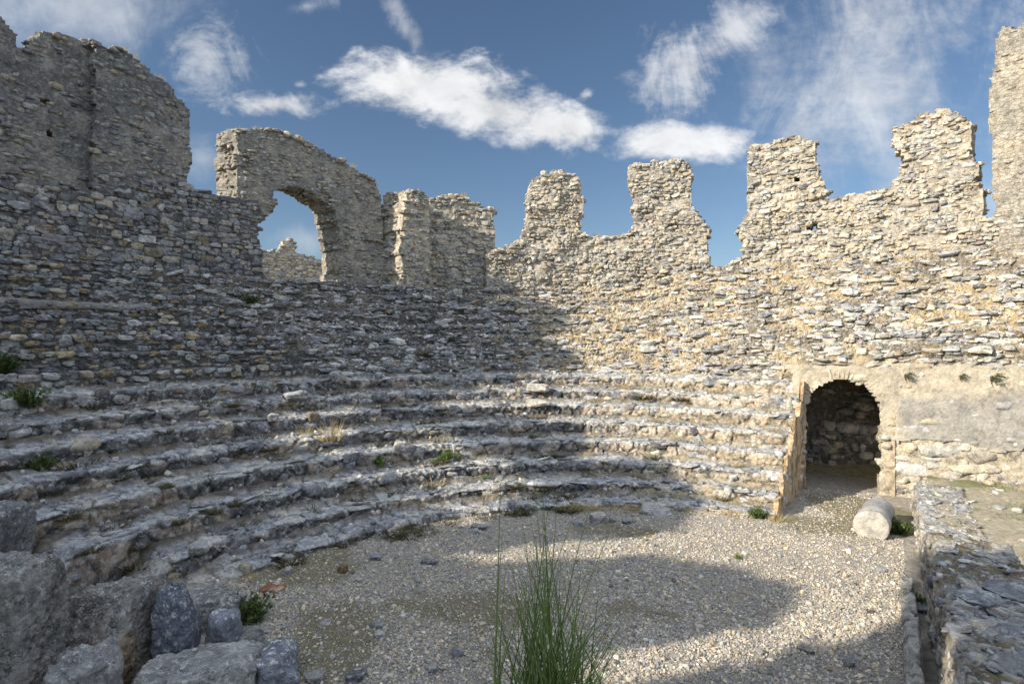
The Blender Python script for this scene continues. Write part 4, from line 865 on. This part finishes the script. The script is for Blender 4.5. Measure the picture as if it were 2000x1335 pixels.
# ------------------------------------------------------------------ sky, sun, camera
w = bpy.data.worlds.new('World'); scene.world = w; w.use_nodes = True; nt = w.node_tree; nt.nodes.clear(); N, L = nt.nodes.new, nt.links.new
out = N('ShaderNodeOutputWorld'); bg = N('ShaderNodeBackground'); L(bg.outputs[0], out.inputs[0]); bg.inputs[1].default_value = .064
sky = N('ShaderNodeTexSky'); sky.sky_type = 'NISHITA'; sky.sun_disc = False; sky.sun_elevation = SUN_EL; sky.sun_rotation = math.atan2(SUN_AZ[0], SUN_AZ[1]) % (2*math.pi)
sky.air_density = 1.0; sky.dust_density = .3; sky.ozone_density = 3.0
tc = N('ShaderNodeTexCoord'); sp = N('ShaderNodeSeparateXYZ'); L(tc.outputs['Generated'], sp.inputs[0])
def M(op, a, b=None, c=None):
    n = N('ShaderNodeMath'); n.operation = op
    for i, x in enumerate((a, b, c)):
        if x is None: continue
        if hasattr(x, 'links'): L(x, n.inputs[i])
        else: n.inputs[i].default_value = x
    return n.outputs[0]
den = M('MAXIMUM', sp.outputs[1], .15); u = M('DIVIDE', sp.outputs[0], den); v = M('DIVIDE', sp.outputs[2], den)
uv = N('ShaderNodeCombineXYZ'); L(u, uv.inputs[0]); L(v, uv.inputs[1])
def noise(sc, det, rough, stretch=(1, 1, 1), off=(0, 0, 0), dist=0, rot=0):
    mp = N('ShaderNodeMapping'); mp.inputs['Scale'].default_value = stretch; mp.inputs['Location'].default_value = off; mp.inputs['Rotation'].default_value = (0, 0, rot); L(uv.outputs[0], mp.inputs[0])
    n = N('ShaderNodeTexNoise'); n.inputs['Scale'].default_value = sc; n.inputs['Detail'].default_value = det; n.inputs['Roughness'].default_value = rough; n.inputs['Distortion'].default_value = dist
    L(mp.outputs[0], n.inputs['Vector']); return n.outputs[0]
nA = M('SUBTRACT', noise(9, 10, .62, (1, 1.5, 1), dist=.3), .5); nB = M('SUBTRACT', noise(5, 9, .66, (1.6, 1, 1), (3, 1, 0), dist=.8, rot=-.5), .5)
nC = M('SUBTRACT', noise(30, 6, .65, (1, 1.6, 1), (1, 5, 0)), .5)
acc = None
def blob(px, py, hx, hy, rot, dens, hard, amp, nz):
    """one cloud: centre, half lengths (in the photograph's pixels), tilt, strength, edge hardness, raggedness"""
    global acc
    cx_, cy_ = (px-1000)/FPX, (667-py)/FPX; du, dv = M('SUBTRACT', u, cx_), M('SUBTRACT', v, cy_); c_, s_ = math.cos(rot), math.sin(rot)
    a = M('DIVIDE', M('ADD', M('MULTIPLY', du, c_), M('MULTIPLY', dv, s_)), hx/FPX); b = M('DIVIDE', M('SUBTRACT', M('MULTIPLY', dv, c_), M('MULTIPLY', du, s_)), hy/FPX)
    d = M('SQRT', M('ADD', M('MULTIPLY', a, a), M('MULTIPLY', b, b))); f = M('SUBTRACT', 1.0, d); f = M('MULTIPLY_ADD', nz, amp, f); f = M('MULTIPLY_ADD', nC, amp*.35, f)
    r = N('ShaderNodeMapRange'); r.interpolation_type = 'SMOOTHSTEP'; r.inputs[1].default_value = 0; r.inputs[2].default_value = hard; r.inputs[3].default_value = 0; r.inputs[4].default_value = dens; L(f, r.inputs[0])
    acc = r.outputs[0] if acc is None else M('MAXIMUM', acc, r.outputs[0])
blob(850, 172, 230, 82, -.14, .93, .7, 1.9, nA); blob(960, 215, 220, 70, -.22, .93, .7, 1.7, nA); blob(1090, 245, 130, 52, -.15, .95, .6, 1.6, nA); blob(1330, 275, 175, 50, 0, .92, .7, 1.7, nA)
blob(530, 204, 135, 32, 0, .8, .8, 2.2, nA); blob(410, 120, 140, 95, -.5, .55, 1.1, 3.0, nB); blob(120, 10, 330, 130, -.1, .5, 1.2, 1.4, nB); blob(1340, 130, 90, 150, -.5, .7, 1.2, 3.4, nB)
blob(1430, 60, 200, 70, .5, .7, 1.2, 3.0, nB); blob(1690, 150, 350, 270, .5, .74, 1.5, 2.2, nB); blob(1800, 60, 250, 160, .3, .6, 1.4, 2.4, nB); blob(1146, 184, 20, 13, .3, .6, 1.2, 4., nA); blob(587, 165, 14, 8, .2, .4, 1.4, 4., nA)
blob(785, 40, 26, 90, .5, .4, 1.2, 3., nB); blob(600, 12, 70, 24, .2, .4, 1.2, 3., nB); blob(390, 310, 60, 60, 0, .35, 1.3, 2., nB); blob(590, 470, 90, 40, 0, .3, 1.3, 2., nB); blob(1960, 400, 130, 90, 0, .5, 1.4, 1.5, nB); blob(1760, 330, 120, 200, -.3, .4, 1.4, 2.5, nB)
shade_ = N('ShaderNodeMapRange'); shade_.inputs[1].default_value = -.18; shade_.inputs[2].default_value = .2; shade_.inputs[3].default_value = .72; shade_.inputs[4].default_value = 1.05; L(nA, shade_.inputs[0])
ccol = N('ShaderNodeMix'); ccol.data_type = 'RGBA'; ccol.blend_type = 'MULTIPLY'; ccol.inputs[0].default_value = 1; ccol.inputs[6].default_value = (9.4, 9.5, 9.6, 1)
cg = N('ShaderNodeCombineColor'); [L(shade_.outputs[0], cg.inputs[i]) for i in range(3)]; L(cg.outputs[0], ccol.inputs[7])
front_ = N('ShaderNodeMapRange'); front_.inputs[1].default_value = .1; front_.inputs[2].default_value = .3; L(sp.outputs[1], front_.inputs[0])
# unseen broken cloud behind the viewer and overhead, added to brighten the shade
rn = N('ShaderNodeTexNoise'); rn.inputs['Scale'].default_value = 2.2; rn.inputs['Detail'].default_value = 8; rn.inputs['Roughness'].default_value = .6; L(tc.outputs['Generated'], rn.inputs['Vector'])
def ramp(x, a, b, c=0., d=1.):
    r = N('ShaderNodeMapRange'); r.interpolation_type = 'SMOOTHSTEP'; r.inputs[1].default_value = a; r.inputs[2].default_value = b; r.inputs[3].default_value = c; r.inputs[4].default_value = d; L(x, r.inputs[0]); return r.outputs[0]
rest = M('MULTIPLY', ramp(rn.outputs[0], .36, .56, 0, .9), M('MAXIMUM', ramp(sp.outputs[1], .02, .3, 1, 0), ramp(sp.outputs[2], .66, .82)))
rest = M('MULTIPLY', rest, ramp(sp.outputs[2], .15, .5))
mx = N('ShaderNodeMix'); mx.data_type = 'RGBA'; L(M('MULTIPLY', acc, front_.outputs[0]), mx.inputs[0]); L(sky.outputs[0], mx.inputs[6]); L(ccol.outputs[2], mx.inputs[7])
m0 = mx; mx = N('ShaderNodeMix'); mx.data_type = 'RGBA'; L(rest, mx.inputs[0]); L(m0.outputs[2], mx.inputs[6]); mx.inputs[7].default_value = (14.6, 16.2, 18.6, 1); L(mx.outputs[2], bg.inputs[0])
sl = bpy.data.lights.new('sun', 'SUN'); sl.energy = 5.0; sl.angle = R_(.5); sl.color = (1., .90, .74); so_ = bpy.data.objects.new('sun', sl); COL.objects.link(so_)
from mathutils import Vector
so_.rotation_euler = Vector(-SUN).to_track_quat('-Z', 'Y').to_euler(); so_.location = (-20, -10, 30)
cam = bpy.data.cameras.new('camera'); cam.lens = 20; cam.sensor_width = 36; cam.clip_end = 6000; co = bpy.data.objects.new('camera', cam); COL.objects.link(co)
co.location = (0, 0, CAMZ); co.rotation_euler = (R_(90), 0, 0); scene.camera = co
vs = scene.view_settings; vs.view_transform = 'Standard'; vs.look = 'None'; vs.exposure = .74; vs.gamma = 1
